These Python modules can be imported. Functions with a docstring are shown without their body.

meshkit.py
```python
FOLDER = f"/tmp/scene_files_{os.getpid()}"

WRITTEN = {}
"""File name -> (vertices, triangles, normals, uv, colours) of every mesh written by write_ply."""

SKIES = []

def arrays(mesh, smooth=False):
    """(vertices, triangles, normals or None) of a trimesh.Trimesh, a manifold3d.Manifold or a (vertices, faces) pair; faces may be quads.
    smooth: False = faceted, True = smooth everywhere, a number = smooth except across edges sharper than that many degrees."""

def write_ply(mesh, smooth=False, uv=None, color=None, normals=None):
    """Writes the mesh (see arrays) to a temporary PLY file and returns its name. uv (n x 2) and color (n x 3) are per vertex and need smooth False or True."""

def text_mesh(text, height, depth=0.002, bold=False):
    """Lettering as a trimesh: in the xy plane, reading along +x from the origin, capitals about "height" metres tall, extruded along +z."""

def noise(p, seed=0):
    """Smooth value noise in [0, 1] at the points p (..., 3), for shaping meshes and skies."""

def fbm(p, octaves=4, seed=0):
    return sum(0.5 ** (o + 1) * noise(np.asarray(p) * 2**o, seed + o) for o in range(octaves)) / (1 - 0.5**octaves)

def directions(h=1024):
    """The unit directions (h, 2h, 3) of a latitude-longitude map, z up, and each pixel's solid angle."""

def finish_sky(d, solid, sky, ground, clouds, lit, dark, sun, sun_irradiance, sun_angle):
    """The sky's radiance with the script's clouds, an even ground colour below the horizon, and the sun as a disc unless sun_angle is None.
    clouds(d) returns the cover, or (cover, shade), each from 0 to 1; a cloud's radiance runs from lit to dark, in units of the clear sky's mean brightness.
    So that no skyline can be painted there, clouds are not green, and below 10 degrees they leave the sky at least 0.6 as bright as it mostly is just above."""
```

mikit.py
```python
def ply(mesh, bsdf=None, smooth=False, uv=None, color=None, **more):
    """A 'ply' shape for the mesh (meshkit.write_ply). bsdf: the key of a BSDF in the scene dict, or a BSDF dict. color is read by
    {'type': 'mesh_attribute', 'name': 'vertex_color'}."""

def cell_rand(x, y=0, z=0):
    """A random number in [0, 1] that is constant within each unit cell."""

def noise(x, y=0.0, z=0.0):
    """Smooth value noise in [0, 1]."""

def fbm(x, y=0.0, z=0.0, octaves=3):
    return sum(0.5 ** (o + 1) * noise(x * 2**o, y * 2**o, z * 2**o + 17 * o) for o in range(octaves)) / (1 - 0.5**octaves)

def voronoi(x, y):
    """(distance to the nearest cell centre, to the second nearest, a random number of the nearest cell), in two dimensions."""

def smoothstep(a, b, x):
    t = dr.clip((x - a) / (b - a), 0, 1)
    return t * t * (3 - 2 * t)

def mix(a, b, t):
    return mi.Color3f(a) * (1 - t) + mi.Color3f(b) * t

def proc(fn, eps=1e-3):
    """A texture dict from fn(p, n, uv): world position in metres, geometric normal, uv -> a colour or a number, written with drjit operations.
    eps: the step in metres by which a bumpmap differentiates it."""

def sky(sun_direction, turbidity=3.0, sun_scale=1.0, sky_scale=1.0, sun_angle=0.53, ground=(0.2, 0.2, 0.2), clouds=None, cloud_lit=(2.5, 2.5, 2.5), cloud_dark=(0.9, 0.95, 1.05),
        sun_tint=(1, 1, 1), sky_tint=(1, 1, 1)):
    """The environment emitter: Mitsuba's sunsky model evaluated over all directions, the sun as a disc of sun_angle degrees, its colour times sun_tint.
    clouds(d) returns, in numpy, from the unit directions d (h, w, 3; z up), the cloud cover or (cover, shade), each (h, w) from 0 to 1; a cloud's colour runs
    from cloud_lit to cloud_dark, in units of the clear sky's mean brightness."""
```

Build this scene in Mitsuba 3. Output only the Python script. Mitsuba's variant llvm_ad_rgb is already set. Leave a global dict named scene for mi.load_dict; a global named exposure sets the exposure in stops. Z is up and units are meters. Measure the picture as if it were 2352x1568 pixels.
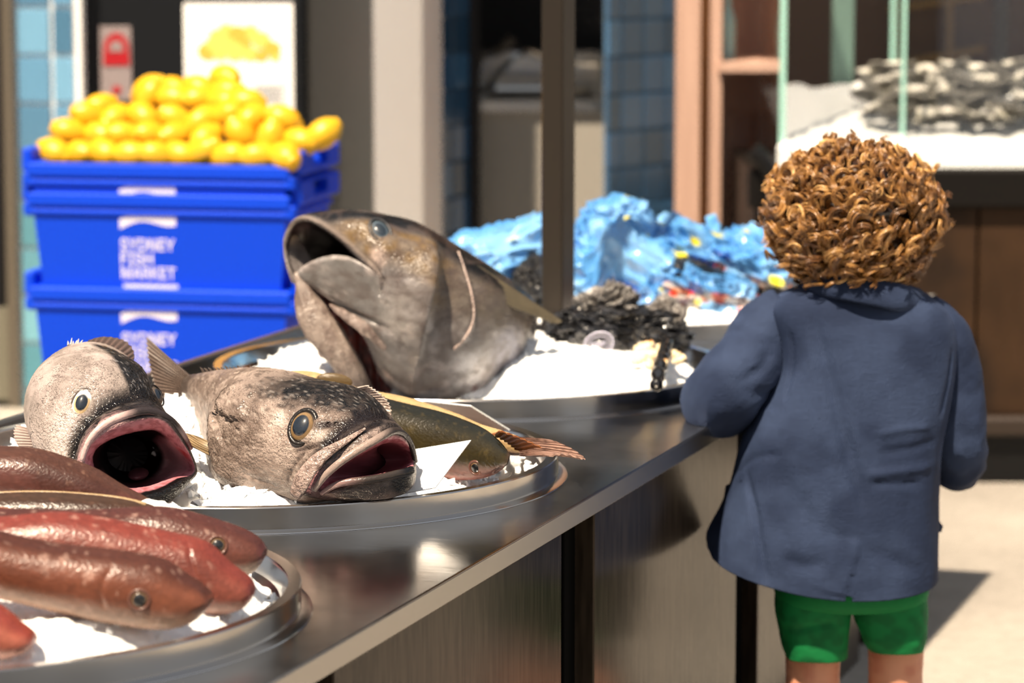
import math, random
import numpy as np, trimesh, mitsuba as mi, drjit as dr
import mikit
from mikit import ply, proc, noise as pn, fbm as pfbm, voronoi, cell_rand, smoothstep as pss, mix as pmix
from meshkit import noise as mnoise, fbm as mfbm, text_mesh
from scipy.interpolate import CubicSpline, PchipInterpolator
from scipy.spatial import cKDTree
from shapely.geometry import Polygon
T4 = mi.ScalarTransform4f
scene, labels = {}, {}

# ---------------------------------------------------------------- camera, sky, exposure
F_PX, PITCH, CAM_Z = 7320.0, 0.132, 1.32            # 112 mm lens, looking slightly down, from a crouching adult's height
CP, SP = math.cos(PITCH), math.sin(PITCH)
scene['camera'] = {
    'type': 'thinlens', 'fov': math.degrees(2 * math.atan(1176 / F_PX)), 'fov_axis': 'x',
    'aperture_radius': 0.0102, 'focus_distance': 3.75, 'near_clip': 0.05, 'far_clip': 200.0,
    'to_world': T4().look_at(origin=[0, 0, CAM_Z], target=[0, CP, CAM_Z - SP], up=[0, 0, 1])}
SUN = (-0.24, -0.46, 0.85)
def clouds(d):
    c = mfbm(np.stack([d[..., 0] * 2.2 + 3, d[..., 1] * 2.2, d[..., 2] * 4], -1), 4, 2)
    return np.clip(.78 + .9 * (c - .45), 0, 1), np.clip(1.3 * (c - .35), 0, 1)
scene['sky'] = mikit.sky(SUN, turbidity=4.0, sun_scale=1.6, sky_scale=1.0, sun_angle=1.2, ground=(0.3, 0.29, 0.27), clouds=clouds, cloud_lit=(.98, .97, .96), cloud_dark=(.6, .6, .6), sun_tint=(1.0, .985, .965))
exposure = 2.0

# ---------------------------------------------------------------- helpers
rng = np.random.default_rng(7)

def C(h):
    """sRGB hex -> linear colour"""
    h = h.lstrip('#')
    c = np.array([int(h[i:i + 2], 16) for i in (0, 2, 4)]) / 255.0
    return np.where(c <= 0.04045, c / 12.92, ((c + 0.055) / 1.055) ** 2.4)

def rgb(h):
    return {'type': 'rgb', 'value': [float(x) for x in (C(h) if isinstance(h, str) else h)]}

def pray(px, py):
    x, y = (px - 1176) / F_PX, -(py - 784) / F_PX
    return np.array([x, CP + y * SP, -SP + y * CP])

def P(px, py, Y):
    """the point of the place at depth Y that is seen in the photograph at (px, py)"""
    r = pray(px, py)
    return np.array([0, 0, CAM_Z]) + r * (Y / r[1])

def G(px, py, z):
    r = pray(px, py)
    return np.array([0, 0, CAM_Z]) + r * ((z - CAM_Z) / r[2])

used = {}
def num(name):
    k = used.get(name, 0); used[name] = k + 1
    return name if k == 0 else f'{name}_{k:03d}'

def lab(key, label=None, cat=None, group=None, kind=None):
    d = {}
    if label: d['label'] = label
    if cat: d['category'] = cat
    if group: d['group'] = group
    if kind: d['kind'] = kind
    if d: labels[key] = d
    return key

def obj(name, mesh, bsdf, label=None, cat=None, group=None, kind=None, parent=None, smooth=False, color=None, uv=None):
    key = num((parent + '__' if parent else '') + name)
    scene[key] = ply(mesh, bsdf, smooth=smooth, color=color, uv=uv) if not isinstance(mesh, dict) else mesh
    return lab(key, label, cat, group, kind)

def thing(name, label, cat, group=None):
    return lab(num(name), label, cat, group)

def box(lo, hi):
    lo, hi = np.array(lo, float), np.array(hi, float)
    m = trimesh.creation.box(hi - lo); m.apply_translation((lo + hi) / 2); return m

def bbox_bevel(size, r=0.004, seg=1):
    """a box centred on the origin with its edges chamfered"""
    import manifold3d as m3
    sx, sy, sz = [s / 2 for s in size]
    pts = []
    for x in (-1, 1):
        for y in (-1, 1):
            for z in (-1, 1):
                pts += [(x * (sx - r), y * (sy - r), z * sz), (x * (sx - r), y * sy, z * (sz - r)), (x * sx, y * (sy - r), z * (sz - r))]
    return trimesh.convex.convex_hull(np.array(pts))

def xf(mesh, loc=(0, 0, 0), rz=0.0, rx=0.0, ry=0.0, scale=1.0):
    m = mesh.copy()
    M = trimesh.transformations.euler_matrix(rx, ry, rz, 'sxyz')
    M[:3, :3] *= scale; M[:3, 3] = loc
    m.apply_transform(M); return m

cat_ = trimesh.util.concatenate

def tube(path, rad, sides=8, caps=True, flat=None):
    """swept tube with per-point radius; flat: (normal vector, factor) squashes it"""
    p = np.asarray(path, float); n = len(p)
    rad = np.broadcast_to(np.asarray(rad, float), (n,))
    t = np.gradient(p, axis=0); t /= np.linalg.norm(t, axis=1, keepdims=True) + 1e-12
    a = np.zeros_like(p); ref = np.array([0, 0, 1.0]) if abs(t[0, 2]) < .9 else np.array([1.0, 0, 0])
    a0 = np.cross(t[0], ref); a0 /= np.linalg.norm(a0); a[0] = a0
    for i in range(1, n):
        v = a[i - 1] - t[i] * (a[i - 1] @ t[i]); a[i] = v / (np.linalg.norm(v) + 1e-12)
    b = np.cross(t, a); ang = np.arange(sides) * 2 * np.pi / sides
    off = np.cos(ang)[None, :, None] * a[:, None] + np.sin(ang)[None, :, None] * b[:, None]
    if flat is not None:
        nv = np.array(flat[0], float); nv /= np.linalg.norm(nv)
        off = off - (off @ nv)[..., None] * nv * (1 - flat[1])
    v = (p[:, None] + rad[:, None, None] * off).reshape(-1, 3)
    i, j = np.meshgrid(np.arange(n - 1), np.arange(sides), indexing='ij')
    q = np.stack([i * sides + j, i * sides + (j + 1) % sides, (i + 1) * sides + (j + 1) % sides, (i + 1) * sides + j], -1).reshape(-1, 4)
    f = np.vstack([q[:, [0, 1, 2]], q[:, [0, 2, 3]]])
    if caps:
        v = np.vstack([v, p[0], p[-1]]); c0, c1 = len(v) - 2, len(v) - 1
        k = np.arange(sides)
        f = np.vstack([f, np.stack([np.full(sides, c0), (k + 1) % sides, k], 1), np.stack([np.full(sides, c1), (n - 1) * sides + k, (n - 1) * sides + (k + 1) % sides], 1)])
    return trimesh.Trimesh(v, f, process=False)

def lathe(prof, n=64, closed=False):
    """(r, z) profile turned about z"""
    prof = np.asarray(prof, float); m = len(prof); a = np.arange(n) * 2 * np.pi / n
    v = np.stack([prof[:, None, 0] * np.cos(a), prof[:, None, 0] * np.sin(a), np.repeat(prof[:, 1:2], n, 1)], -1).reshape(-1, 3)
    rows = m if closed else m - 1
    i, j = np.meshgrid(np.arange(rows), np.arange(n), indexing='ij'); i2 = (i + 1) % m
    q = np.stack([i * n + j, i * n + (j + 1) % n, i2 * n + (j + 1) % n, i2 * n + j], -1).reshape(-1, 4)
    return trimesh.Trimesh(v, np.vstack([q[:, [0, 1, 2]], q[:, [0, 2, 3]]]), process=False)

def smooth_path(pts, n=40, closed=False):
    p = np.asarray(pts, float)
    if closed: p = np.vstack([p, p[:1]])
    t = np.r_[0, np.cumsum(np.linalg.norm(np.diff(p, axis=0), axis=1) + 1e-9)]
    cs = CubicSpline(t, p, bc_type='periodic' if closed else 'natural')
    return cs(np.linspace(0, t[-1], n, endpoint=not closed))

def loft(rings, N=96, M=8, cap=(True, True), pch=False):
    """skin through closed rings of K landmarks each. Returns V, F, and per vertex the ring number s and the angle number a (0..1)"""
    R = []
    for r in rings:
        r = np.asarray(r, float); k = len(r)
        cs = CubicSpline(np.arange(k + 1) / k, np.vstack([r, r[:1]]), bc_type='periodic')
        R.append(cs(np.arange(N) / N))
    R = np.array(R); K = len(R)
    step = np.linalg.norm(np.diff(R, axis=0), axis=2).mean(1) + 1e-6
    t = np.r_[0, np.cumsum(step ** 0.7)]
    ts = np.concatenate([np.linspace(t[i], t[i + 1], M, endpoint=False) for i in range(K - 1)] + [t[-1:]])
    sv = np.interp(ts, t, np.arange(K))
    V = (PchipInterpolator(t, R, axis=0) if pch else CubicSpline(t, R, axis=0, bc_type='natural'))(ts)
    m = len(ts)
    i, j = np.meshgrid(np.arange(m - 1), np.arange(N), indexing='ij')
    q = np.stack([i * N + j, (i + 1) * N + j, (i + 1) * N + (j + 1) % N, i * N + (j + 1) % N], -1).reshape(-1, 4)
    F = np.vstack([q[:, [0, 1, 2]], q[:, [0, 2, 3]]])
    v = V.reshape(-1, 3); s = np.repeat(sv, N); a = np.tile(np.arange(N) / N, m); k = np.arange(N)
    if cap[0]:
        v = np.vstack([v, V[0].mean(0)]); s = np.r_[s, 0.0]; a = np.r_[a, 0.0]
        F = np.vstack([F, np.stack([np.full(N, len(v) - 1), k, (k + 1) % N], 1)])
    if cap[1]:
        v = np.vstack([v, V[-1].mean(0)]); s = np.r_[s, K - 1.0]; a = np.r_[a, 0.0]
        F = np.vstack([F, np.stack([np.full(N, len(v) - 1), (m - 1) * N + (k + 1) % N, (m - 1) * N + k], 1)])
    mesh = trimesh.Trimesh(v, F, process=False)
    if mesh.volume < 0:
        F = F[:, ::-1]
    return v, F, s, a

def vnorm(V, F):
    n = np.zeros_like(V); fn = np.cross(V[F[:, 1]] - V[F[:, 0]], V[F[:, 2]] - V[F[:, 0]])
    for k in range(3): np.add.at(n, F[:, k], fn)
    return n / (np.linalg.norm(n, axis=1, keepdims=True) + 1e-15)

def onto(V, F, px, py):
    """the nearest point of the mesh seen at (px, py) in the photograph: where a mark of the surface lies"""
    o = np.array([0, 0, CAM_Z]); d = pray(px, py)
    a, b, c = V[F[:, 0]], V[F[:, 1]], V[F[:, 2]]
    e1, e2 = b - a, c - a
    h = np.cross(d, e2); det = (e1 * h).sum(1); ok = np.abs(det) > 1e-14; det = np.where(ok, det, 1)
    s = o - a; u = (s * h).sum(1) / det; q = np.cross(s, e1); v = (q @ d) / det; t = (e2 * q).sum(1) / det
    hit = ok & (u >= -1e-6) & (v >= -1e-6) & (u + v <= 1 + 1e-6) & (t > 0)
    if not hit.any():
        dd = V - o; tt = (dd @ d) / (d @ d); k = np.argmin(np.linalg.norm(dd - tt[:, None] * d, axis=1)); return V[k].copy()
    return o + d * t[hit].min()

def ontos(V, F, pts, n=40):
    return smooth_path([onto(V, F, *p) for p in pts], n)

def curve_d(V, path):
    """distance to a 3-D polyline, the place along it (0..1) and the vector from it"""
    p = smooth_path(path, 160) if len(path) < 100 else np.asarray(path)
    d, k = cKDTree(p).query(V)
    return d, k / (len(p) - 1), V - p[k]

def groove(V, F, path, width, depth):
    d, t, _ = curve_d(V, path)
    return V - vnorm(V, F) * (depth * np.exp(-(d / width) ** 2) * (.15 + .85 * np.clip(np.minimum(t, 1 - t) / .15, 0, 1)))[:, None]

def step_edge(V, F, path, side, height, w=0.0015, reach=0.03):
    """raises the skin on the side that the vector points to, up to reach metres from the curve"""
    d, t, vec = curve_d(V, path)
    sgn = np.sign(vec @ np.asarray(side, float)) * d
    k = np.clip((sgn + w) / (2 * w), 0, 1); k = k * k * (3 - 2 * k)
    fade = np.exp(-(d / reach) ** 2) * np.clip(np.minimum(t, 1 - t) / 0.08, 0, 1)
    return V + vnorm(V, F) * (height * k * fade)[:, None]

def blob(V, c, r, soft=0.6):
    """1 inside radius r of point c, fading to 0"""
    d = np.linalg.norm((V - np.asarray(c)) / np.asarray(r), axis=1)
    k = np.clip((1 - d) / soft, 0, 1)
    return k * k * (3 - 2 * k)

def lerp(a, b, t):
    return a * (1 - np.asarray(t)[..., None]) + np.asarray(b) * np.asarray(t)[..., None]

def sst(a, b, x):
    t = np.clip((x - a) / (b - a), 0, 1); return t * t * (3 - 2 * t)

def ering(tp, bp, Y, w, side, q=0.74, Yt=None, Yb=None):
    """oval ring of 8 landmarks: top and bottom as seen in the photograph at depth Y, half thickness w along the horizontal vector side"""
    t, b = P(*tp, Y if Yt is None else Yt), P(*bp, Y if Yb is None else Yb)
    c, u = (t + b) / 2, (t - b) / 2
    s = np.array([side[0], side[1], 0.0]); s = s / np.linalg.norm(s) * w
    return np.array([c + u, c + q * (u + s), c + s, c + q * (s - u), c - u, c - q * (u + s), c - s, c + q * (u - s)])

def Pr(*pts):
    return np.array([P(*p) for p in pts])

# ---------------------------------------------------------------- materials
def pbsdf(color, rough=.5, spec=.5, metallic=0.0, cc=0.0, two=True, **more):
    d = {'type': 'principled', 'base_color': color if isinstance(color, dict) else rgb(color), 'roughness': rough, 'specular': spec, 'metallic': metallic, **more}
    if cc: d['clearcoat'] = cc; d['clearcoat_gloss'] = .9
    return {'type': 'twosided', 'b': d} if two else d
VC = {'type': 'mesh_attribute', 'name': 'vertex_color'}
def bump(b, fn, scale, eps=1e-3):
    return {'type': 'twosided', 'b': {'type': 'bumpmap', 'arbitrary': proc(fn, eps), 'bsdf': b, 'scale': scale}}
scene['m_vc_matte'] = pbsdf(VC, .8, .2)
scene['m_vc_gloss'] = pbsdf(VC, .22, .5)
scene['m_vc_plastic'] = pbsdf(VC, .12, .6)
# ---------------------------------------------------------------- the setting: floor, back wall, pillars
TH = 0.608                                           # height of the steel counter
C0 = np.array([-0.618, 3.224]); DV = np.array([math.sin(.321), math.cos(.321)]); NV = np.array([DV[1], -DV[0]])
def TB(s, o, z):                                     # along the counter, across it towards the shopper, height
    q = C0 + DV * s + NV * o; return np.array([q[0], q[1], z])
YAW = -0.321                                         # the counter's long axis is +y turned by YAW

def f_floor(p, n, uv):
    a = pfbm(p.x * 1.3, p.y * 1.3, 0, 4); b = pn(p.x * 60, p.y * 60, 0)
    return pmix([.23, .21, .185], [.36, .335, .295], pss(.3, .75, a)) * (.93 + .14 * b)
scene['m_floor'] = pbsdf(proc(f_floor), .5, .4)
scene['m_navy'] = pbsdf('#05090f', .5, .3)
scene['m_black'] = pbsdf('#060607', .5, .3)
scene['m_white_wall'] = pbsdf('#efefed', .7, .3)
scene['m_grout'] = pbsdf('#d3dadc', .8, .2)
scene['m_grout_dark'] = pbsdf('#5d7790', .8, .2)
scene['m_wall'] = pbsdf('#4a433d', .8, .3)
scene['m_steel_soft'] = pbsdf([.52, .51, .49], .38, .5, metallic=1.0)
scene['m_steel'] = pbsdf([.62, .60, .57], .2, .5, metallic=1.0)
scene['m_olive'] = pbsdf('#6d6a5c', .6, .3)
scene['m_frame'] = pbsdf('#5a5348', .4, .5)
def slab(name, lo, hi, m, **k):
    return obj(name, box(lo, hi), m, **k)
slab('floor', (-14, -8, -.1), (14, 14, 0), 'm_floor', kind='structure')
X = lambda px, Y: P(px, 784, Y)[0]
slab('wall_back', (-6, 10.4, 0), (6, 10.6, 3.4), 'm_wall', kind='structure')

# the street front behind the photographer, mirrored in the steel
scene['m_street'] = pbsdf('#8b857b', .8, .3); scene['m_streetdark'] = pbsdf('#3c3a38', .3, .5); scene['m_streetpale'] = pbsdf('#dfe4ea', .5, .4)
slab('wall_front', (-9, -6.3, 0), (9, -6, 2.6), 'm_street', kind='structure')
for i in range(6):
    slab(f'window_{i + 1}', (-7.2 + i * 2.5, -6.0, .9 if i % 2 else .1), (-5.9 + i * 2.5, -5.97, 2.2), 'm_streetpale' if i in (1, 3, 4) else 'm_streetdark', kind='structure')
# market roof over the stalls at the back
scene['m_roof'] = pbsdf('#3a332d', .7, .3)
slab('ceiling', (-7, 8.1, 3.0), (7, 10.7, 3.12), 'm_roof', kind='structure')
# glazed door and its frame, far left
YB = 8.6
slab('door_1', (X(-260, YB), YB, 0), (X(22, YB), YB + .05, 2.3), 'm_black', kind='structure')
slab('door_frame', (X(22, YB), YB - .03, 0), (X(46, YB), YB + .08, 2.3), 'm_frame', parent='door_1')
slab('kick_panel', (X(-260, YB), YB - .02, 0.02), (X(24, YB) , YB, P(10, 705, YB)[2]), 'm_olive', parent='door_1')

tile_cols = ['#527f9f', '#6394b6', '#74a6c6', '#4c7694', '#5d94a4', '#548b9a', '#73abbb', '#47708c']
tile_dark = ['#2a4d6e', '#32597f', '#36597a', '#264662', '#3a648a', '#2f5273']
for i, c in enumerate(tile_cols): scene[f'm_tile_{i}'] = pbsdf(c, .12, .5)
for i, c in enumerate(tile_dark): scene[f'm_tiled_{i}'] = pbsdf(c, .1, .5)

def tiled(wall, a, b, z0, z1, size, mats, gap=.011, pick=None, first=0.0):
    """square tiles as parts on the face that runs from a to b (plan points, seen from the left of a->b)"""
    a, b = np.array(a), np.array(b); L = np.linalg.norm(b - a); t = (b - a) / L; nn = np.array([t[1], -t[0]])
    ang = math.atan2(t[1], t[0]); r = random.Random(hash(wall) % 7 if False else len(wall))
    xs = [0.0]; x = first or size
    while x < L - .02: xs.append(x); x += size
    xs.append(L); z = z0; row = 0
    while z < z1 - .01:
        for i in range(len(xs) - 1):
            w = xs[i + 1] - xs[i] - gap
            if w < .015: continue
            m = bbox_bevel((w, .012, size - gap), .002)
            c = a + t * (xs[i] + xs[i + 1]) / 2 + nn * .004
            obj('tile', xf(m, (c[0], c[1], z + size / 2), ang), mats + str((pick[row % len(pick)] + i) if pick else r.randrange(6)), parent=wall)
        z += size; row += 1

# light blue tiled wall left of the crates
zt = P(100, 786, YB)[2] - .002
w1 = slab('wall_left', (X(46, YB), YB, 0), (X(186, YB), YB + .3, 2.6), 'm_grout', kind='structure')
tiled(w1, (X(50, YB), YB), (X(186, YB), YB), zt - .13 * 2, 1.26, .13, 'm_tile_', pick=[4, 5, 6, 4, 5, 3, 0, 1, 2, 0, 1], first=.097)
slab('trim_1', (X(186, YB), YB - .02, 0), (X(201, YB), YB + .3, 2.6), 'm_white_wall', kind='structure')
# dark recessed door with a notice on it
d2 = slab('door_2', (X(201, YB), YB + .06, 0), (X(700, YB), YB + .12, 2.6), 'm_navy', kind='structure')

# pillar: steel-clad left face, white right face
pa, pb, pc = (X(682, 8.75), 8.75), (X(862, 8.35), 8.35), (X(972, 8.5), 8.5)
def prism(pts, z0, z1):
    m = trimesh.creation.extrude_polygon(Polygon(pts), z1 - z0, engine='earcut'); m.apply_translation((0, 0, z0)); return m
pil = obj('wall_pillar', prism([pa, pb, pc, (pc[0] + .1, 9.1), (pa[0], 9.1)], 0, 3.2), 'm_white_wall', kind='structure')
t_ = np.array(pb) - np.array(pa); nn = np.array([t_[1], -t_[0]]); nn = nn / np.linalg.norm(nn) * .004
obj('steel_cladding', prism([pa, pb, (pb[0] + nn[0], pb[1] + nn[1]), (pa[0] + nn[0], pa[1] + nn[1])], 0, 3.2), 'm_steel_soft', parent=pil, label='brushed steel cladding')

# dark blue tiled returns either side of the wash-up opening
def tiled_wall(name, p0, p1, mats):
    a, b = (X(p0[0], p0[1]), p0[1]), (X(p1[0], p1[1]), p1[1])
    w = obj(name, prism([a, b, (b[0], b[1] + .12), (a[0], a[1] + .12)], 0, 3.0), 'm_grout_dark', kind='structure')
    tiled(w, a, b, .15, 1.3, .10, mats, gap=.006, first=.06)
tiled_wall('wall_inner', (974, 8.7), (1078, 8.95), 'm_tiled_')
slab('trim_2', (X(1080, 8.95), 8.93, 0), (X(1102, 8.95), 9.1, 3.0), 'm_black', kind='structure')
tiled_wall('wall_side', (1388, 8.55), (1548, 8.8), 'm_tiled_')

# roof high over the wash-up room
slab('wall_recess', (X(1060, 9.8), 9.8, 0), (X(1560, 9.8), 9.9, 3.2), 'm_black', kind='structure')

# steel wash-up sink with a lever tap in the opening
sk = thing('sink', 'steel wash-up sink with raised basin and lever tap in the dark opening', 'sink')
ys = 9.1; zs = P(1200, 232, ys)[2]
xa, xb = X(1092, ys), X(1392, ys)
obj('front_panel', box((xa, ys, .05), (xb, ys + .02, zs - .03)), 'm_sinkfront', parent=sk)
scene['m_sinkfront'] = pbsdf('#96928a', .5, .4)
rim = cat_([box((xa, ys - .02, zs - .03), (xb, ys + .04, zs)), box((xa, ys + .04, zs - .03), (xa + .03, ys + .5, zs)), box((xb - .03, ys + .04, zs - .03), (xb, ys + .5, zs)), box((xa, ys + .5, zs - .03), (xb, ys + .53, zs + .12))])
obj('rim', rim, 'm_steel', parent=sk)
obj('basin', box((xa + .04, ys + .06, zs - .2), (xb - .04, ys + .48, zs - .12)), 'm_steel_soft', parent=sk)
obj('cover_frame', cat_([tube(smooth_path([P(1105, 215, ys + .1), P(1140, 175, ys + .1), P(1185, 128, ys + .1), P(1215, 118, ys + .12), P(1240, 130, ys + .15)], 24), .009), tube([P(1140, 205, ys + .08), P(1300, 205, ys + .08), P(1385, 200, ys + .1)], .012), tube([P(1230, 125, ys + .15), P(1310, 140, ys + .2), P(1385, 148, ys + .2), P(1388, 205, ys + .1)], .010)]), 'm_steel', parent=sk)
obj('tap', cat_([tube(smooth_path([P(1095, 205, ys + .3), P(1098, 150, ys + .3), P(1108, 132, ys + .3), P(1135, 122, ys + .3), P(1160, 108, ys + .3), P(1178, 88, ys + .3)], 30), np.r_[np.full(18, .010), np.linspace(.010, .016, 12)])]), 'm_steel', parent=sk)
# ---------------------------------------------------------------- notice, poster
scene['m_red'] = pbsdf('#a3101c', .5, .4)
scene['m_card_white'] = pbsdf('#f6f6f4', .6, .3)
scene['m_grey_print'] = pbsdf('#8d8f90', .7, .2)
scene['m_dimwhite'] = pbsdf('#8e8384', .6, .3)
yn = YB + .055
nt = thing('notice', 'narrow red and white notice stuck on the dark door behind the crates', 'notice')
a, b = P(229, 60, yn), P(303, 230, yn)
obj('sheet', box((a[0], yn, b[2]), (b[0], yn + .004, a[2])), 'm_dimwhite', parent=nt)
def flat(pts_px, Y, th, rev=False):
    q = [(P(x, y, Y)[0], P(x, y, Y)[2]) for x, y in pts_px]
    m = trimesh.creation.extrude_polygon(Polygon(q).buffer(0), th, engine='earcut')
    v = m.vertices; m.vertices = np.c_[v[:, 0], Y - v[:, 2], v[:, 1]]; m.invert() if m.volume < 0 else None
    return m
arch = [(237, 150), (238, 125)] + [(267 - 29 * math.cos(t), 110 - 34 * math.sin(t)) for t in np.linspace(.1, math.pi - .1, 12)] + [(297, 125), (298, 150)]
obj('red_arch', flat(arch, yn - .001, .003), 'm_red', parent=nt)
obj('red_mark', flat([(268 + 11 * math.cos(t), 206 + 9 * math.sin(t)) for t in np.linspace(0, 6.2, 14)], yn - .001, .003), 'm_red', parent=nt)
obj('pale_print', flat([(256, 95), (278, 95), (284, 118), (250, 118)], yn - .0045, .002), 'm_dimwhite', parent=nt)

yp = 8.3
po = thing('poster', 'white poster with a picture of yellow fruit standing behind the lemons', 'poster')
a, b = P(421, 8, yp), P(676, 300, yp)
obj('board', xf(bbox_bevel((b[0] - a[0], .012, a[2] - b[2]), .002), ((a[0] + b[0]) / 2, yp + .006, (a[2] + b[2]) / 2)), 'm_card_white', parent=po)
obj('post', box((X(530, yp) , yp + .013, 0), (X(560, yp), yp + .035, a[2] - .05)), 'm_steel_soft', parent=po)
scene['m_printfruit'] = pbsdf('#f3cf66', .6, .3); scene['m_printfruit2'] = pbsdf('#e4b048', .6, .3)
fr = [(478, 118, 24), (500, 84, 20), (520, 70, 18), (545, 78, 22), (575, 75, 20), (600, 92, 22), (625, 112, 20), (540, 118, 24), (575, 124, 20), (600, 128, 16), (505, 122, 18), (525, 100, 20), (560, 100, 18), (632, 130, 12), (490, 100, 18)]
for k, (x, y, r) in enumerate(fr):
    obj('printed_fruit', flat([(x + r * math.cos(t), y + r * .85 * math.sin(t)) for t in np.linspace(0, 6.1, 18)], yp - .0005 - .0004 * (k % 4), .002), 'm_printfruit' if k % 3 else 'm_printfruit2', parent=po)
for k in range(5):
    obj('printed_line', flat([(585, 196 + 9 * k), (660 - 14 * (k % 2), 196 + 9 * k), (660 - 14 * (k % 2), 200 + 9 * k), (585, 200 + 9 * k)], yp - .0005, .002), 'm_grey_print', parent=po)

# ---------------------------------------------------------------- wooden shelf unit
def f_wood(p, n, uv):
    g = pfbm(p.x * 40, p.y * 40, p.z * 3, 3)
    return pmix([.40, .25, .19], [.54, .36, .28], g)
def f_wood2(p, n, uv):
    g = pfbm(p.x * 40, p.y * 40, p.z * 3, 3)
    return pmix([.33, .13, .035], [.46, .21, .07], g)
scene['m_wood'] = pbsdf(proc(f_wood), .5, .4); scene['m_wood_orange'] = pbsdf(proc(f_wood2), .45, .4)
ysf = 8.1
sh = thing('shelf_unit', 'pale wooden shelf unit with orange edged uprights between the tiles and the glass case', 'shelf')
def plank(name, x0, x1, y0, y1, Y, th, m):
    a, b = P(x0, y0, Y), P(x1, y1, Y)
    obj(name, box((a[0], Y, min(a[2], b[2])), (b[0], Y + th, max(a[2], b[2]))), m, parent=sh)
def upright(x0, x1, Y, th, m, z1=2.1):
    obj('upright', box((X(x0, Y), Y, 0), (X(x1, Y), Y + th, z1)), m, parent=sh)
upright(1549, 1603, ysf, .04, 'm_wood')
upright(1606, 1628, ysf + .1, .3, 'm_wood_orange')
upright(1627, 1652, ysf + .02, .04, 'm_wood')
upright(1768, 1790, ysf + .12, .3, 'm_wood_orange')
obj('back_panel', box((X(1600, ysf + .45), ysf + .45, 0), (X(1800, ysf + .45), ysf + .47, 2.1)), 'm_wood', parent=sh)
a = P(1650, 125, ysf); b = P(1790, 165, ysf)
obj('shelf', box((a[0], ysf + .0, b[2]), (b[0], ysf + .44, a[2] - .02)), 'm_wood', parent=sh)
a = P(1650, 240, ysf + .3); b = P(1768, 760, ysf + .3)
obj('lower_panel', box((X(1650, ysf + .3), ysf + .3, 0), (X(1715, ysf + .3), ysf + .33, P(1700, 260, ysf + .3)[2])), 'm_wood', parent=sh)
obj('lower_panel', box((X(1722, ysf + .36), ysf + .36, 0), (X(1768, ysf + .36), ysf + .39, P(1700, 260, ysf + .36)[2])), 'm_wood', parent=sh)
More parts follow.
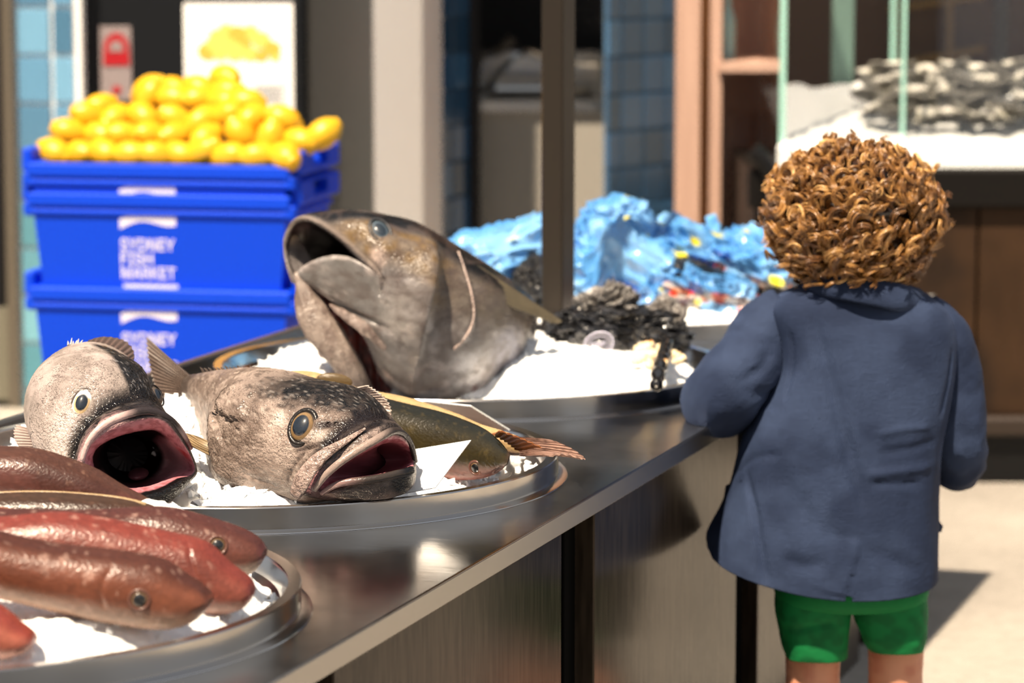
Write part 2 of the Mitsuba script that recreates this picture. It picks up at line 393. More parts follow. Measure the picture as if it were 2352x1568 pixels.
bt = thing('bottle', 'pale teal glass bottle on the wooden shelf', 'bottle')
zb = P(1665, 106, ysf + .2)[2]
prof = [(0, 0), (.018, 0), (.02, .01), (.02, .10), (.012, .125), (.008, .14), (.008, .17), (0, .17)]
scene['m_teal'] = pbsdf('#a9d6d6', .1, .6)
obj('body', xf(lathe(prof, 24), (X(1665, ysf + .2), ysf + .2, P(1650, 125, ysf)[2] - .02)), 'm_teal', parent=bt)

# ---------------------------------------------------------------- kiosk: ice counter in a glass case
YK = 7.4
zk = P(2200, 386, YK)[2]
def f_rust(p, n, uv):
    g = pfbm(p.x * 5, p.y * 5, p.z * 4, 4); h = pfbm(p.x * 22 + 5, 0, p.z * 9, 3)
    c = pmix([.010, .006, .004], [.036, .018, .008], pss(.35, .7, g))
    return c * (.7 + .6 * h)
scene['m_rust'] = pbsdf(proc(f_rust), .6, .2)
scene['m_darkband'] = pbsdf('#0c0907', .45, .25)
kx0 = X(1735, YK); kx1 = kx0 + 2.6
ks = thing('kiosk_counter', 'rusty brown market counter with dark top band and recessed black base behind the child', 'counter')
zb0, zb1, zl = P(2200, 478, YK)[2], zk, P(2200, 955, YK)[2]
def f_panels():
    n = 5; w = (kx1 - kx0) / n
    for i in range(n):
        m = bbox_bevel((w - .006, .03, zb0 - zl), .003)
        obj('front_panel', xf(m, (kx0 + w * (i + .5), YK + .035, (zb0 + zl) / 2)), 'm_rust', parent=ks)
f_panels()
obj('carcass', box((kx0, YK + .05, .02), (kx1, YK + .9, zk - .02)), 'm_darkband', parent=ks)
obj('top_band', xf(bbox_bevel((kx1 - kx0 + .04, .06, zb1 - zb0), .008), ((kx0 + kx1) / 2, YK + .02, (zb0 + zb1) / 2)), 'm_darkband', parent=ks)
z2 = P(2200, 1000, YK)[2]
scene['m_ledge'] = pbsdf('#2d241e', .4, .4)
obj('ledge', xf(bbox_bevel((kx1 - kx0 + .02, .08, zl - z2), .008), ((kx0 + kx1) / 2, YK + .02, (zl + z2) / 2)), 'm_ledge', parent=ks)
obj('base', box((kx0 + .02, YK + .012, 0), (kx1 - .02, YK + .3, z2)), 'm_black', parent=ks)
# end bracket at the kiosk's left corner
obj('corner_bracket', tube(smooth_path([P(1728, 345, YK - .02), P(1755, 372, YK - .02), P(1772, 400, YK - .02), P(1778, 450, YK - .02), P(1774, 505, YK - .02)], 16), [.022] * 16, 8), 'm_black', parent=ks)
# glass case
scene['m_glass'] = {'type': 'thindielectric', 'int_ior': 1.5}
scene['m_glassedge'] = pbsdf('#9fd0c4', .15, .6)
gc = thing('glass_case', 'tall glass display case with green edges holding oysters on ice', 'display case')
gx0 = X(1797, YK); zt2 = zk + 1.0
obj('pane', box((gx0, YK + .06, zk), (X(2070, YK), YK + .066, zt2)), 'm_glass', parent=gc)
obj('pane', box((X(2074, YK), YK + .06, zk + .06), (kx1 - .05, YK + .066, zt2)), 'm_glass', parent=gc)
obj('pane', box((gx0, YK + .07, zk), (gx0 + .006, YK + .85, zt2)), 'm_glass', parent=gc)
obj('glass_edge', box((gx0 - .008, YK + .055, zk), (gx0 + .006, YK + .069, zt2)), 'm_glassedge', parent=gc)
obj('glass_edge', box((X(2068, YK), YK + .055, zk), (X(2077, YK), YK + .069, zt2)), 'm_glassedge', parent=gc)
obj('glass_edge', box((X(2040, YK + .8), YK + .84, zk), (X(2050, YK + .8), YK + .86, zt2)), 'm_glassedge', parent=gc)
scene['m_steelgreen'] = pbsdf('#5f7a72', .4, .5)
obj('back_post', box((X(1902, YK + .85), YK + .84, zk), (X(1950, YK + .85), YK + .87, zt2)), 'm_steelgreen', parent=gc)
obj('back_post', box((X(2268, YK + .85), YK + .84, zk), (X(2300, YK + .85), YK + .87, zt2)), 'm_black', parent=gc)
# things seen dimly behind the case
scene['m_brownback'] = pbsdf('#5a4234', .7, .3)
obj('wall_kiosk', box((X(1800, 9.4), 9.4, 0), (X(2600, 9.4), 9.5, 3.0)), 'm_brownback', kind='structure')
scene['m_gold'] = pbsdf('#8a6a34', .5, .4)
lat = thing('wooden_frame', 'dark gold lattice frame on the brown wall behind the glass case', 'frame')
for k, (x0, y0, x1, y1) in enumerate([(2040, 150, 2260, 110), (2180, -60, 2180, 240), (2060, -60, 2060, 240), (2040, 20, 2260, -10)]):
    obj('bar', tube([P(x0, y0, 9.38), P(x1, y1, 9.38)], .011, 6), 'm_gold', parent=lat)

scene['m_ice_far'] = pbsdf([.86, .89, .88], .45, .4)
def ice_bed(x0, x1, y0, y1, zf, zbk, nx, ny, seed, amp):
    u, v = np.meshgrid(np.linspace(0, 1, nx), np.linspace(0, 1, ny), indexing='ij')
    x = x0 + (x1 - x0) * u; y = y0 + (y1 - y0) * v
    z = zf + (zbk - zf) * v + amp * (mfbm(np.stack([x * 30, y * 30, 0 * x], -1), 3, seed) - .5)
    V = np.stack([x, y, z], -1).reshape(-1, 3)
    i, j = np.meshgrid(np.arange(nx - 1), np.arange(ny - 1), indexing='ij')
    q = np.stack([i * ny + j, (i + 1) * ny + j, (i + 1) * ny + j + 1, i * ny + j + 1], -1).reshape(-1, 4)
    return trimesh.Trimesh(V, np.vstack([q[:, :3], q[:, [0, 2, 3]]]), process=False)
zi0 = P(2200, 335, YK)[2]
ib = thing('ice_bed', 'sloping bed of crushed ice under the oysters in the glass case', 'ice')
obj('surface', ice_bed(kx0 + .07, kx1 - .05, YK + .02, YK + .8, zi0, zi0 + .10, 140, 50, 3, .03), 'm_ice_far', parent=ib, smooth=True)
obj('front_edge', xf(bbox_bevel((kx1 - kx0 - .1, .05, zi0 - zk + .015), .01), ((kx0 + kx1) / 2, YK + .035, (zi0 + zk) / 2 - .003)), 'm_ice_far', parent=ib)

def shell_mesh(seed):
    u, v = np.meshgrid(np.linspace(0, 1, 9), np.arange(16) / 16 * 2 * np.pi, indexing='ij')
    r = u * (1 + .18 * np.cos(v) + .06 * np.sin(5 * v + seed))
    x, y = .042 * r * np.cos(v), .030 * r * np.sin(v)
    z = .012 * u ** 2 + .002 * np.sin(v * 7 + seed) * u
    def grid(z): return np.stack([x, y, z], -1).reshape(-1, 3)
    top, bot = grid(z), grid(z - .006 - .008 * (1 - u))
    i, j = np.meshgrid(np.arange(8), np.arange(16), indexing='ij')
    q = np.stack([i * 16 + j, i * 16 + (j + 1) % 16, (i + 1) * 16 + (j + 1) % 16, (i + 1) * 16 + j], -1).reshape(-1, 4)
    f = np.vstack([q[:, [0, 2, 1]], q[:, [0, 3, 2]]]); k = len(top)
    ed = np.stack([8 * 16 + np.arange(16), 8 * 16 + (np.arange(16) + 1) % 16], 1)
    side = np.vstack([np.c_[ed, ed[:, :1] + k], np.c_[ed[:, 1:], ed[:, 1:] + k, ed[:, :1] + k]])
    V = np.vstack([top, bot]); F = np.vstack([f, f[:, ::-1] + k, side])
    un = np.r_[u.ravel(), u.ravel()]; isb = np.r_[np.zeros(k), np.ones(k)]
    col = lerp(lerp(np.tile(C('#b9b6a4'), (2 * k, 1)), C('#e9e7dc'), sst(.35, .75, un)), C('#3c3a35'), np.maximum(isb, sst(.9, 1, un) * .6))
    return trimesh.Trimesh(V, F, process=False), col
rs = np.random.default_rng(5)
protos = []
for k in range(4):
    m, col = shell_mesh(k); protos.append(ply(m, 'm_vc_gloss', smooth=True, color=col))
n = 0
for row in range(5):
    for i in range(15):
        px = 1985 + i * 30 + (row % 2) * 15 + rs.uniform(-6, 6); yy = YK + .17 + row * .085 + rs.uniform(-.02, .02)
        if row == 0 and i < 2: continue
        x = X(px, yy); v = (yy - YK) / .8
        k = num('oyster')
        scene[k] = {**protos[n % 4], 'to_world': T4().translate([float(x), float(yy), float(zi0 + .1 * v + .028 + .02 * math.sin(i * .7) ** 2 + .012 * row)]).rotate([0, 0, 1], float(rs.uniform(0, 360))).rotate([1, 0, 0], float(rs.uniform(5, 40)))}
        lab(k, 'open oyster shell lying in the heap on ice inside the glass case', 'oyster', 'oysters heaped on the ice in the glass case'); n += 1
# ---------------------------------------------------------------- the steel counter and its trays
def f_steelrough(p, n, uv):
    s = pfbm(p.x * 4 + 3, p.y * 4, 0, 3); k = pn(p.x * 9 + p.y * 31, p.y * 9 - p.x * 31, 0)
    return .11 + .14 * pss(.3, .7, s) + .04 * k
def f_steelcol(p, n, uv):
    a = pfbm(p.x * 7, p.y * 7 + 4, 0, 4)
    return pmix([.40, .38, .355], [.55, .53, .50], pss(.3, .7, a))
def f_brush(p, n, uv):
    u = p.x * .949 - p.y * .3155; v = p.x * .3155 + p.y * .949
    return pn(u * 14, v * 700, 0) + .6 * pfbm(p.x * 5, p.y * 5, 0, 2)
scene['m_counter'] = bump({'type': 'principled', 'base_color': proc(f_steelcol), 'metallic': 1.0, 'roughness': proc(f_steelrough), 'specular': .5}, f_brush, .00005, 5e-4)
scene['m_tray'] = pbsdf([.60, .57, .535], .16, .5, metallic=1.0)
def f_bronze(p, n, uv):
    g = pfbm(p.x * 6, p.y * 6, p.z * 3, 4); h = pfbm(p.x * 160, p.y * 160, p.z * 14, 2)
    return pmix([.018, .014, .011], [.062, .048, .035], pss(.25, .75, .6 * g + .4 * h))
scene['m_bronze'] = pbsdf(proc(f_bronze), .19, .1, metallic=.22)
S0, S1, OB, OF = -1.3, 3.12, -.42, .464
def tbox(s0, s1, o0, o1, z0, z1, bev=.003):
    m = bbox_bevel((o1 - o0, s1 - s0, z1 - z0), bev)
    c = TB((s0 + s1) / 2, (o0 + o1) / 2, (z0 + z1) / 2)
    return xf(m, c, YAW)
ct = thing('counter', 'long stainless steel display counter running diagonally under the fish trays', 'counter')
obj('worktop', tbox(S0, S1, OB, OF, TH - .004, TH, .0015), 'm_counter', parent=ct)
scene['m_edge'] = pbsdf([.50, .485, .46], .3, .5, metallic=1.0)
obj('front_edge', tbox(S0, S1, OF - .02, OF + .0008, TH - .027, TH - .0012, .0015), 'm_edge', parent=ct)
obj('back_upstand', tbox(S0, S1, OB - .016, OB, TH - .03, TH + .028, .003), 'm_edge', parent=ct)
obj('end_edge', tbox(S1, S1 + .004, OB, OF, TH - .027, TH, .001), 'm_edge', parent=ct)
gaps = [(-.045, .09), (.862, 1.002), (1.743, 1.88), (2.64, 2.77)]
edges = [S0 + .02] + [x for g in gaps for x in g] + [S1 - .02]
for i in range(0, len(edges), 2):
    obj('front_panel', tbox(edges[i], edges[i + 1], .40, .43, 0.0, TH - .03, .002), 'm_bronze', parent=ct)
    obj('back_panel', tbox(edges[i], edges[i + 1], OB + .02, OB + .04, 0.0, TH - .03, .002), 'm_bronze', parent=ct)
scene['m_gap'] = pbsdf('#040404', .8, .05)
for g in gaps:
    obj('leg', tbox(g[0] + .002, g[1] - .05, .36, .40, 0, TH - .028, .002), 'm_gap', parent=ct)
    obj('leg_plate', tbox(g[1] - .05, g[1] - .002, .36, .405, 0, TH - .028, .002), 'm_gap', parent=ct)
obj('carcass', tbox(S0 + .05, S1 - .03, OB + .05, .36, .02, TH - .06, .002), 'm_black', parent=ct)

R = .40
prof = [(.30, .004), (.37, .004), (.378, .010), (.384, .026), (.3865, .0295), (R - .001, .0300), (R, .0285), (R, .0035), (R + .006, .0028), (R + .0115, .0012), (R + .012, 0), (.30, 0)]
tray_xy = [C0 + DV * .881 * k for k in range(4)]
tray_labels = ['round steel tray under the red snappers, nearest on the counter', 'round steel tray under the two grey groupers', 'round steel tray of ice under the tuna head', 'round steel tray under the blue bags, farthest on the counter']
trays = []
for k in range(4):
    t = thing('round_tray', tray_labels[k], 'tray', 'round steel trays let into the counter')
    m = lathe(prof, 192, closed=True); m.apply_translation((*tray_xy[k], TH + .0003)); m.fix_normals()
    obj('rim', m, 'm_tray', parent=t, smooth=25)
    m = trimesh.creation.cylinder(R - .06, .003, sections=96); m.apply_translation((*tray_xy[k], TH + .0045))
    obj('base', m, 'm_tray', parent=t, smooth=25)
    trays.append(t)

# ---------------------------------------------------------------- crushed ice
def f_ice(p, n, uv):
    g = pn(p.x * 260, p.y * 260, p.z * 260)
    return pmix([.86, .885, .90], [.95, .955, .955], g)
def f_icebump(p, n, uv):
    return pn(p.x * 330, p.y * 330, p.z * 330) + .5 * pn(p.x * 700, p.y * 700, p.z * 700)
scene['m_ice'] = bump({'type': 'principled', 'base_color': proc(f_ice), 'roughness': .3, 'specular': .5}, f_icebump, .0012, 4e-4)
scene['m_icechunk'] = pbsdf([.90, .925, .935], .12, .6)
def ice_mound(k, hfun, seed, n=230, r=.378):
    c = tray_xy[k]; u = np.linspace(-r, r, n); x, y = np.meshgrid(u, u, indexing='ij')
    rr = np.hypot(x, y)
    z = hfun(x + c[0], y + c[1], rr)
    p = np.stack([x * 95, y * 95, 0 * x], -1)
    z = z + .010 * (mfbm(p, 3, seed) - .5) + .014 * (mfbm(p * .22, 2, seed + 9) - .5)
    V = np.stack([x + c[0], y + c[1], z], -1).reshape(-1, 3)
    i, j = np.meshgrid(np.arange(n - 1), np.arange(n - 1), indexing='ij')
    q = np.stack([i * n + j, (i + 1) * n + j, (i + 1) * n + j + 1, i * n + j + 1], -1).reshape(-1, 4)
    ok = (rr.ravel()[q] < r).all(1) & (V[:, 2][q] > TH + .004).any(1)
    F = np.vstack([q[ok][:, :3], q[ok][:, [0, 2, 3]]])
    m = trimesh.Trimesh(V, F, process=False); m.remove_unreferenced_vertices(); return m
def shards(pts, size, seed):
    r = np.random.default_rng(seed); ms = []
    base = [trimesh.convex.convex_hull(r.normal(size=(9, 3)) * [1, .8, .6]) for _ in range(8)]
    for q in pts:
        m = base[r.integers(8)].copy(); m.apply_transform(trimesh.transformations.random_rotation_matrix(r.random(3)))
        m.apply_scale(size * r.uniform(.5, 1.25)); m.apply_translation(q); ms.append(m)
    return cat_(ms)
def edge_fall(rr, r0, r1, hi, lo=TH + .002):
    return lo + (hi - lo) * (1 - sst(r0, r1, rr))
def h_near(x, y, rr):
    back = sst(3.0, 3.45, y)
    return edge_fall(rr, .30, .376, TH + .045 + .035 * back)
def h_mid(x, y, rr):
    top = TH + .042 + .045 * sst(3.8, 4.15, y) * (1 - sst(-.36, -.26, x)) - .022 * sst(-.28, -.2, x)
    dip = .075 * np.exp(-((x + .445) ** 2 + (y - 3.84) ** 2) / .0075) + .05 * np.exp(-((x + .455) ** 2 + (y - 4.28) ** 2) / .006) + .03 * np.exp(-((x + .16) ** 2 + (y - 3.76) ** 2) / .006)
    return np.maximum(edge_fall(rr, .25, .345, top) - dip, TH + .001)
def h_far(x, y, rr):
    dip = .055 * np.exp(-(np.maximum(np.abs(x + .115) - .07, 0) / .035) ** 2) * (1 - sst(4.64, 4.76, y))
    return np.maximum(edge_fall(rr, .29, .374, TH + .038 + .03 * np.exp(-((x - .02) ** 2 + (y - 4.86) ** 2) / .012)) - dip, TH + .002)
def h_last(x, y, rr):
    return edge_fall(rr, .30, .376, TH + .045)
ice_labels = ['crushed ice under the red snappers', 'crushed ice around the two groupers', 'bright white crushed ice around the tuna head', 'crushed ice under the blue bags']
for k, (h, sd) in enumerate(((h_near, 1), (h_mid, 2), (h_far, 3), (h_last, 4))):
    ic = thing('crushed_ice', ice_labels[k], 'ice'); labels[ic]['kind'] = 'stuff'
    m = ice_mound(k, h, sd, 330 if k == 1 else 230)
    obj('bed', m, 'm_ice', parent=ic, smooth=True)
    r = np.random.default_rng(sd); V = m.vertices
    if k == 1:
        sel = V[r.choice(len(V), 2600)] + r.normal(0, .002, (2600, 3))
        obj('ice_grain', shards(sel, .0042, 5), 'm_icechunk', parent=ic)
    elif k < 3:
        sel = V[r.choice(len(V), 700)]
        obj('ice_grain', shards(sel, .004, 6 + k), 'm_icechunk', parent=ic)

# square steel post standing on the counter
pt = thing('post', 'dark square steel post standing on the counter between the tuna and the blue bags', 'post')
bp = TB(2.2025, 0.0, TH)
scene['m_post'] = pbsdf('#39332d', .3, .5, metallic=.7)
m = xf(bbox_bevel((.042, .042, 1.6), .002), (bp[0], bp[1], TH + .8), -.55)
obj('tube', m, 'm_post', parent=pt)
obj('foot_plate', xf(bbox_bevel((.08, .08, .006), .001), (bp[0], bp[1], TH + .003), -.55), 'm_steel_soft', parent=pt)
# ---------------------------------------------------------------- fish
def f_skin(p, n, uv):
    return pn(p.x * 420, p.y * 420, p.z * 420) + .5 * pn(p.x * 900, p.y * 900, p.z * 900)
scene['m_fish'] = bump({'type': 'principled', 'base_color': VC, 'roughness': .33, 'specular': .55, 'clearcoat': .35, 'clearcoat_gloss': .85}, f_skin, .0011, 3e-4)
scene['m_fishwet'] = bump({'type': 'principled', 'base_color': VC, 'roughness': .34, 'specular': .4, 'clearcoat': .3, 'clearcoat_gloss': .9}, f_skin, .00035, 4e-4)
def f_grain(p, n, uv):
    a = pn(p.x * 800, p.y * 800, p.z * 800); b = pfbm(p.x * 60, p.y * 60, p.z * 60, 2)
    return pss(.50, .78, a) * (.15 + .5 * pss(.3, .65, b))
def f_grain2(p, n, uv):
    return pss(.60, .78, pn(p.x * 560, p.y * 560, p.z * 560)) * .45
dark_ = {'type': 'principled', 'base_color': rgb('#2f2723'), 'roughness': .25, 'specular': .4}
def grainy(key, fn, amt, vc):
    scene[key] = {'type': 'twosided', 'b': {'type': 'blendbsdf', 'weight': proc(fn), 'a': {'type': 'bumpmap', 'arbitrary': proc(f_skin, 3e-4), 'bsdf': vc, 'scale': amt}, 'b': {'type': 'bumpmap', 'arbitrary': proc(f_skin, 3e-4), 'bsdf': dark_, 'scale': amt}}}
grainy('m_fish', f_grain, .0012, {'type': 'principled', 'base_color': VC, 'roughness': .22, 'specular': .42, 'clearcoat': .2, 'clearcoat_gloss': .9})
grainy('m_tunaskin', f_grain2, .0007, {'type': 'principled', 'base_color': VC, 'roughness': .2, 'specular': .45, 'clearcoat': .3, 'clearcoat_gloss': .9})
scene['m_eye'] = pbsdf(VC, .04, .7, cc=1.0)
scene['m_mouth'] = pbsdf(VC, .3, .25)
scene['m_fin'] = pbsdf(VC, .35, .5)

def mottle(V, f, seed=0, oct_=4):
    return mfbm(V * f, oct_, seed)

def eye(parent, V, F, px, py, r, look, iris='#8a6a3c', pupil='#101a26', outer='#1c1614', pr=.62, ir=1.0, sink=.55, rimcol='#241f1d', flatten=.75, rim_r=.16, white=None, asp=1.0, roll=0.0, sclera_glint=None):
    """eyeball turned along look, set into the skin, with a dark skin ring round it"""
    c = onto(V, F, px, py); look = np.array(look, float); look /= np.linalg.norm(look)
    nn_ = vnorm(V, F)[cKDTree(V).query(c, 60)[1]].mean(0); look = look * .3 + nn_ / np.linalg.norm(nn_) * .7; look /= np.linalg.norm(look)
    m = trimesh.creation.icosphere(4, 1.0); d = m.vertices @ np.array([0, 0, 1.0]); ang = np.arccos(np.clip(d, -1, 1))
    g = mnoise(m.vertices * 9, 3)
    col = np.tile(C(pupil), (len(d), 1))
    col = lerp(col, C(iris) , sst(pr - .04, pr + .04, ang))
    if white: col = lerp(col, C(white), sst(.8, .88, ang))
    col = lerp(col, C(outer), sst(ir - .06, ir + .06, ang)) * (.85 + .3 * g)[:, None]
    v = m.vertices * [1, 1, flatten]
    xa = np.cross([0, 0, 1.0], look); xa /= np.linalg.norm(xa); ya = np.cross(look, xa)
    cr, sr = math.cos(math.radians(roll)), math.sin(math.radians(roll)); M = np.stack([cr * xa + sr * ya, cr * ya - sr * xa, look], 1) * np.array([asp, 1, 1])
    if sclera_glint: col = lerp(col, C(sclera_glint), sst(.3, .45, m.vertices[:, 1]) * sst(pr - .12, pr + .1, ang))  # whitened upper eye: sclera with the sky's reflection painted in
    v = (v * r) @ M.T + c - look * r * sink * flatten
    e = obj('eye', trimesh.Trimesh(v, m.faces, process=False), 'm_eye', parent=parent, smooth=True, color=col, label='glassy eye')
    a = np.linspace(0, 2 * np.pi, 40, endpoint=False); rr = r * 1.02
    ring = np.stack([np.cos(a) * rr, np.sin(a) * rr, .02 * r + 0 * a], 1) @ M.T + c
    ring = np.vstack([ring, ring[:2]])
    t = tube(ring, r * rim_r, 8, caps=False)
    obj('eye_rim', t, 'm_fishwet', parent=e, smooth=True, color=np.tile(C(rimcol), (len(t.vertices), 1)))
    return c

def fin(parent, base, tip, rays, ca, cb, name='fin', thick=.0012, scallop=.05, n=90, m=18, curl=None, amp=.0012, spots=None, label=None):
    """a ribbed fin between its root line and its outer edge, with real thickness"""
    b, t = smooth_path(base, n), smooth_path(tip, n)
    u = np.linspace(0, 1, n); v = np.linspace(0, 1, m)
    sc = 1 - scallop * (.5 + .5 * np.cos(2 * np.pi * rays * u))
    g = b[:, None] + (t - b)[:, None] * v[None, :, None] * (1 - (1 - sc)[:, None, None] * v[None, :, None])
    nn = np.cross(np.gradient(g, axis=0), np.gradient(g, axis=1)); nn /= np.linalg.norm(nn, axis=2, keepdims=True) + 1e-12
    rib = amp * np.cos(2 * np.pi * rays * u)[:, None, None] * (1 - .4 * v)[None, :, None]
    g = g + nn * rib
    if curl is not None: g = g + np.asarray(curl)[None, None] * (np.sin(v * np.pi / 2)[None, :, None] ** 2)
    th = thick * (1 - .7 * v)[None, :, None] + .0002
    A, B = (g + nn * th).reshape(-1, 3), (g - nn * th).reshape(-1, 3)
    i, j = np.meshgrid(np.arange(n - 1), np.arange(m - 1), indexing='ij')
    q = np.stack([i * m + j, (i + 1) * m + j, (i + 1) * m + j + 1, i * m + j + 1], -1).reshape(-1, 4)
    f = np.vstack([q[:, :3], q[:, [0, 2, 3]]]); k = n * m
    per = np.r_[np.arange(m), (np.arange(1, n) * m + m - 1), ((n - 1) * m + np.arange(m - 2, -1, -1)), (np.arange(n - 2, 0, -1) * m)]
    p2 = np.roll(per, -1)
    side = np.vstack([np.c_[per, per + k, p2], np.c_[p2, per + k, p2 + k]])
    V = np.vstack([A, B]); F = np.vstack([f, f[:, ::-1] + k, side])
    ph = (.5 + .5 * np.cos(2 * np.pi * rays * u))[:, None] * np.ones(m)[None]
    cc = lerp(np.tile(C(ca), (k, 1)), C(cb), (.75 * ph).ravel()); cc = cc * (.75 + .5 * mfbm(A * 160, 3, 5))[:, None]
    if spots is not None: cc = lerp(cc, C(spots), sst(.56, .66, mfbm(A * 220, 3, 9)) * .8)
    return obj(name, trimesh.Trimesh(V, F, process=False), 'm_fin', parent=parent, smooth=True, color=np.vstack([cc, cc]), label=label)

def split_mouth(parent, V, F, col, s, at, m='m_fish'):
    """skin and mouth lining as two parts of one fish"""
    inm = s[F].min(1) >= at
    body(parent, V, F[~inm], col, m)
    body(parent, V, F[inm], col, 'm_mouth', name='mouth_lining', label='dark pink mouth lining')
def body(parent, V, F, col, m='m_fish', name='body', **k):
    return obj(name, trimesh.Trimesh(V, F, process=False), m, parent=parent, smooth=True, color=np.clip(col, 0.002, .95), **k)

def rough_skin(V, F, s, amp=.0006, f=260, seed=3):
    return V + vnorm(V, F) * (amp * (mfbm(V * f, 3, seed) - .5) * 2)[:, None]

def wedge(cx, cy, rx, ry, Y, dY=(0, 0)):
    """upright oval ring facing the viewer; dY: how much farther its right and lower side lie"""
    o = []
    for k in range(8):
        a = math.pi / 2 - k * math.pi / 4
        x, y = math.cos(a), math.sin(a)
        o.append((cx + rx * x, cy - ry * y, Y + dY[0] * x - dY[1] * y))
    return Pr(*o)

# ---- grouper facing the viewer with its mouth wide open
def grouper_front():
    g = thing('grouper', 'grey grouper at the far left facing the camera with its mouth gaping wide', 'fish')
    rings = [wedge(285, 872, 10, 18, 4.40), wedge(255, 880, 55, 68, 4.24), wedge(214, 905, 121, 119, 4.06), wedge(201, 935, 143, 146, 3.94),
        Pr((226, 802, 3.885), (318, 838, 3.90), (362, 928, 3.92), (398, 1062, 3.93), (245, 1125, 3.87), (108, 1066, 3.80), (61, 945, 3.82), (108, 836, 3.85)),
        Pr((268, 847, 3.80), (337, 868, 3.82), (374, 945, 3.845), (405, 1070, 3.835), (310, 1145, 3.76), (165, 1105, 3.715), (124, 985, 3.735), (178, 886, 3.76)),
        Pr((310, 922, 3.75), (368, 936, 3.768), (440, 1050, 3.805), (432, 1108, 3.77), (370, 1158, 3.715), (240, 1150, 3.68), (172, 1066, 3.705), (218, 965, 3.715)),
        Pr((328, 938, 3.722), (398, 966, 3.738), (451, 1070, 3.78), (431, 1104, 3.745), (368, 1153, 3.695), (245, 1148, 3.665), (178, 1064, 3.685), (231, 970, 3.69)),
        Pr((336, 958, 3.709), (400, 985, 3.725), (448, 1072, 3.77), (420, 1100, 3.738), (358, 1136, 3.690), (248, 1132, 3.665), (192, 1062, 3.68), (241, 990, 3.683)),
        Pr((340, 980, 3.718), (394, 1004, 3.735), (438, 1068, 3.777), (405, 1096, 3.748), (347, 1121, 3.70), (250, 1116, 3.68), (207, 1058, 3.69), (248, 1006, 3.693)),
        Pr((334, 984, 3.76), (372, 1006, 3.80), (398, 1058, 3.845), (384, 1093, 3.81), (334, 1119, 3.745), (258, 1114, 3.72), (214, 1055, 3.73), (254, 1008, 3.735)),
        wedge(302, 1054, 74, 58, 3.835, (.03, 0)), wedge(292, 1042, 46, 40, 3.895)]
    V, F, s, a = loft(rings, 176, 16)
    # cheek creases, gill cover and nostril furrow
    gill = ontos(V, F, [(115, 905), (88, 925), (74, 960), (76, 1000), (88, 1040)])
    V = step_edge(V, F, gill, P(260, 960, 3.8) - P(120, 950, 3.85), .004, .0015, .03)
    for path, w, d in ([[(118, 880), (112, 940), (104, 1000), (112, 1060)], .003, .0018], [[(205, 985), (185, 1010), (165, 1040), (150, 1060)], .003, .002], [[(230, 960), (212, 985), (192, 1015), (178, 1050)], .003, .0035],
                       [[(160, 950), (170, 968), (190, 972)], .003, .002], [[(200, 795), (228, 818), (226, 850)], .004, -.0012], [[(330, 848), (300, 852), (275, 850)], .002, .001]):
        V = groove(V, F, ontos(V, F, path), w, d)
    V = V + vnorm(V, F) * (-.007 * blob(V, onto(V, F, 187, 925), .021, .6))[:, None]
    fold = np.exp(-((s - 5.75) / .16) ** 2) * sst(.0, .12, (.5 - np.abs(((a + .1) % 1) - .5 + 0)) * 0 + np.where((a > .68) | (a < .30), 1.0, 0.0))
    V = V - vnorm(V, F) * (.006 * fold)[:, None]
    V = rough_skin(V, F, s, .0008, 230)
    sp, fine, big = mottle(V, 420, 2, 2), mottle(V, 160, 4), mottle(V, 30, 6)
    right = sst(.0, .02, a) * (1 - sst(.30, .36, a))
    col = lerp(np.tile(C('#8f847e'), (len(V), 1)), C('#b3a5a0'), sst(.35, .7, big))
    col = lerp(col, C('#776b66'), sst(.55, .75, fine) * .8)
    low = np.clip((P(150, 940, 3.76)[2] - V[:, 2]) / .08, 0, 1)
    col = lerp(col, C('#d3c5be'), low * .7 * (1 - right))
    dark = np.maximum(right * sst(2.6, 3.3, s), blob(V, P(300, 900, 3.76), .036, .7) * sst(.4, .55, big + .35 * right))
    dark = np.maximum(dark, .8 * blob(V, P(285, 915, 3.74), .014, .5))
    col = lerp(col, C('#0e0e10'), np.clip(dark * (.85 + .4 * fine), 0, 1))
    col = lerp(col, C('#8d8a8c'), sst(.66, .74, sp) * sst(.2, .6, dark) * .55)
    col = lerp(col, C('#d8d0ca'), blob(V, onto(V, F, 248, 928), (.016, .02, .012), .8) * .5)
    col = lerp(col, C('#0b0809'), np.clip(fold * 1.2, 0, 1))
    lip = sst(5.95, 6.4, s)
    crease = sst(5.35, 5.7, s) * (1 - sst(6.75, 7.05, s)) * np.where((a > .70) | (a < .31), 1.0, 0.0)
    lipc = lerp(np.tile(C('#2f282a'), (len(V), 1)), C('#b3908f'), sst(.55, .8, np.cos((a - .80) * 2 * np.pi)) * .9)
    bot = sst(.70, .92, np.cos((a - .45) * 2 * np.pi))
    lipc = lerp(lipc, C('#0a0a0b'), bot); col = lerp(col, lipc, lip); col = lerp(col, C('#0b0809'), crease * (.7 + .3 * sst(.4, .6, fine)) * (1 - .5 * blob(V, P(325, 938, 3.73), .016, .8)))
    col = lerp(col, C('#0a0a0b'), bot * sst(4.9, 5.6, s))
    inner = lerp(np.tile(C('#b47880'), (len(V), 1)), C('#94585f'), sst(.4, .65, fine))
    inner = lerp(inner, C('#a3282c'), blob(V, P(425, 1030, 3.77), .02, .7) * .9)
    col = lerp(col, inner, sst(8.0, 8.3, s - .55 * bot))
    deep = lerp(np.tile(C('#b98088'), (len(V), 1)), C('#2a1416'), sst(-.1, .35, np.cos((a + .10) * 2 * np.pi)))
    deep = lerp(deep, C('#cfa3a8'), sst(.5, .9, np.cos((a - .27) * 2 * np.pi)) * .8 * sst(.4, .6, fine + .2))
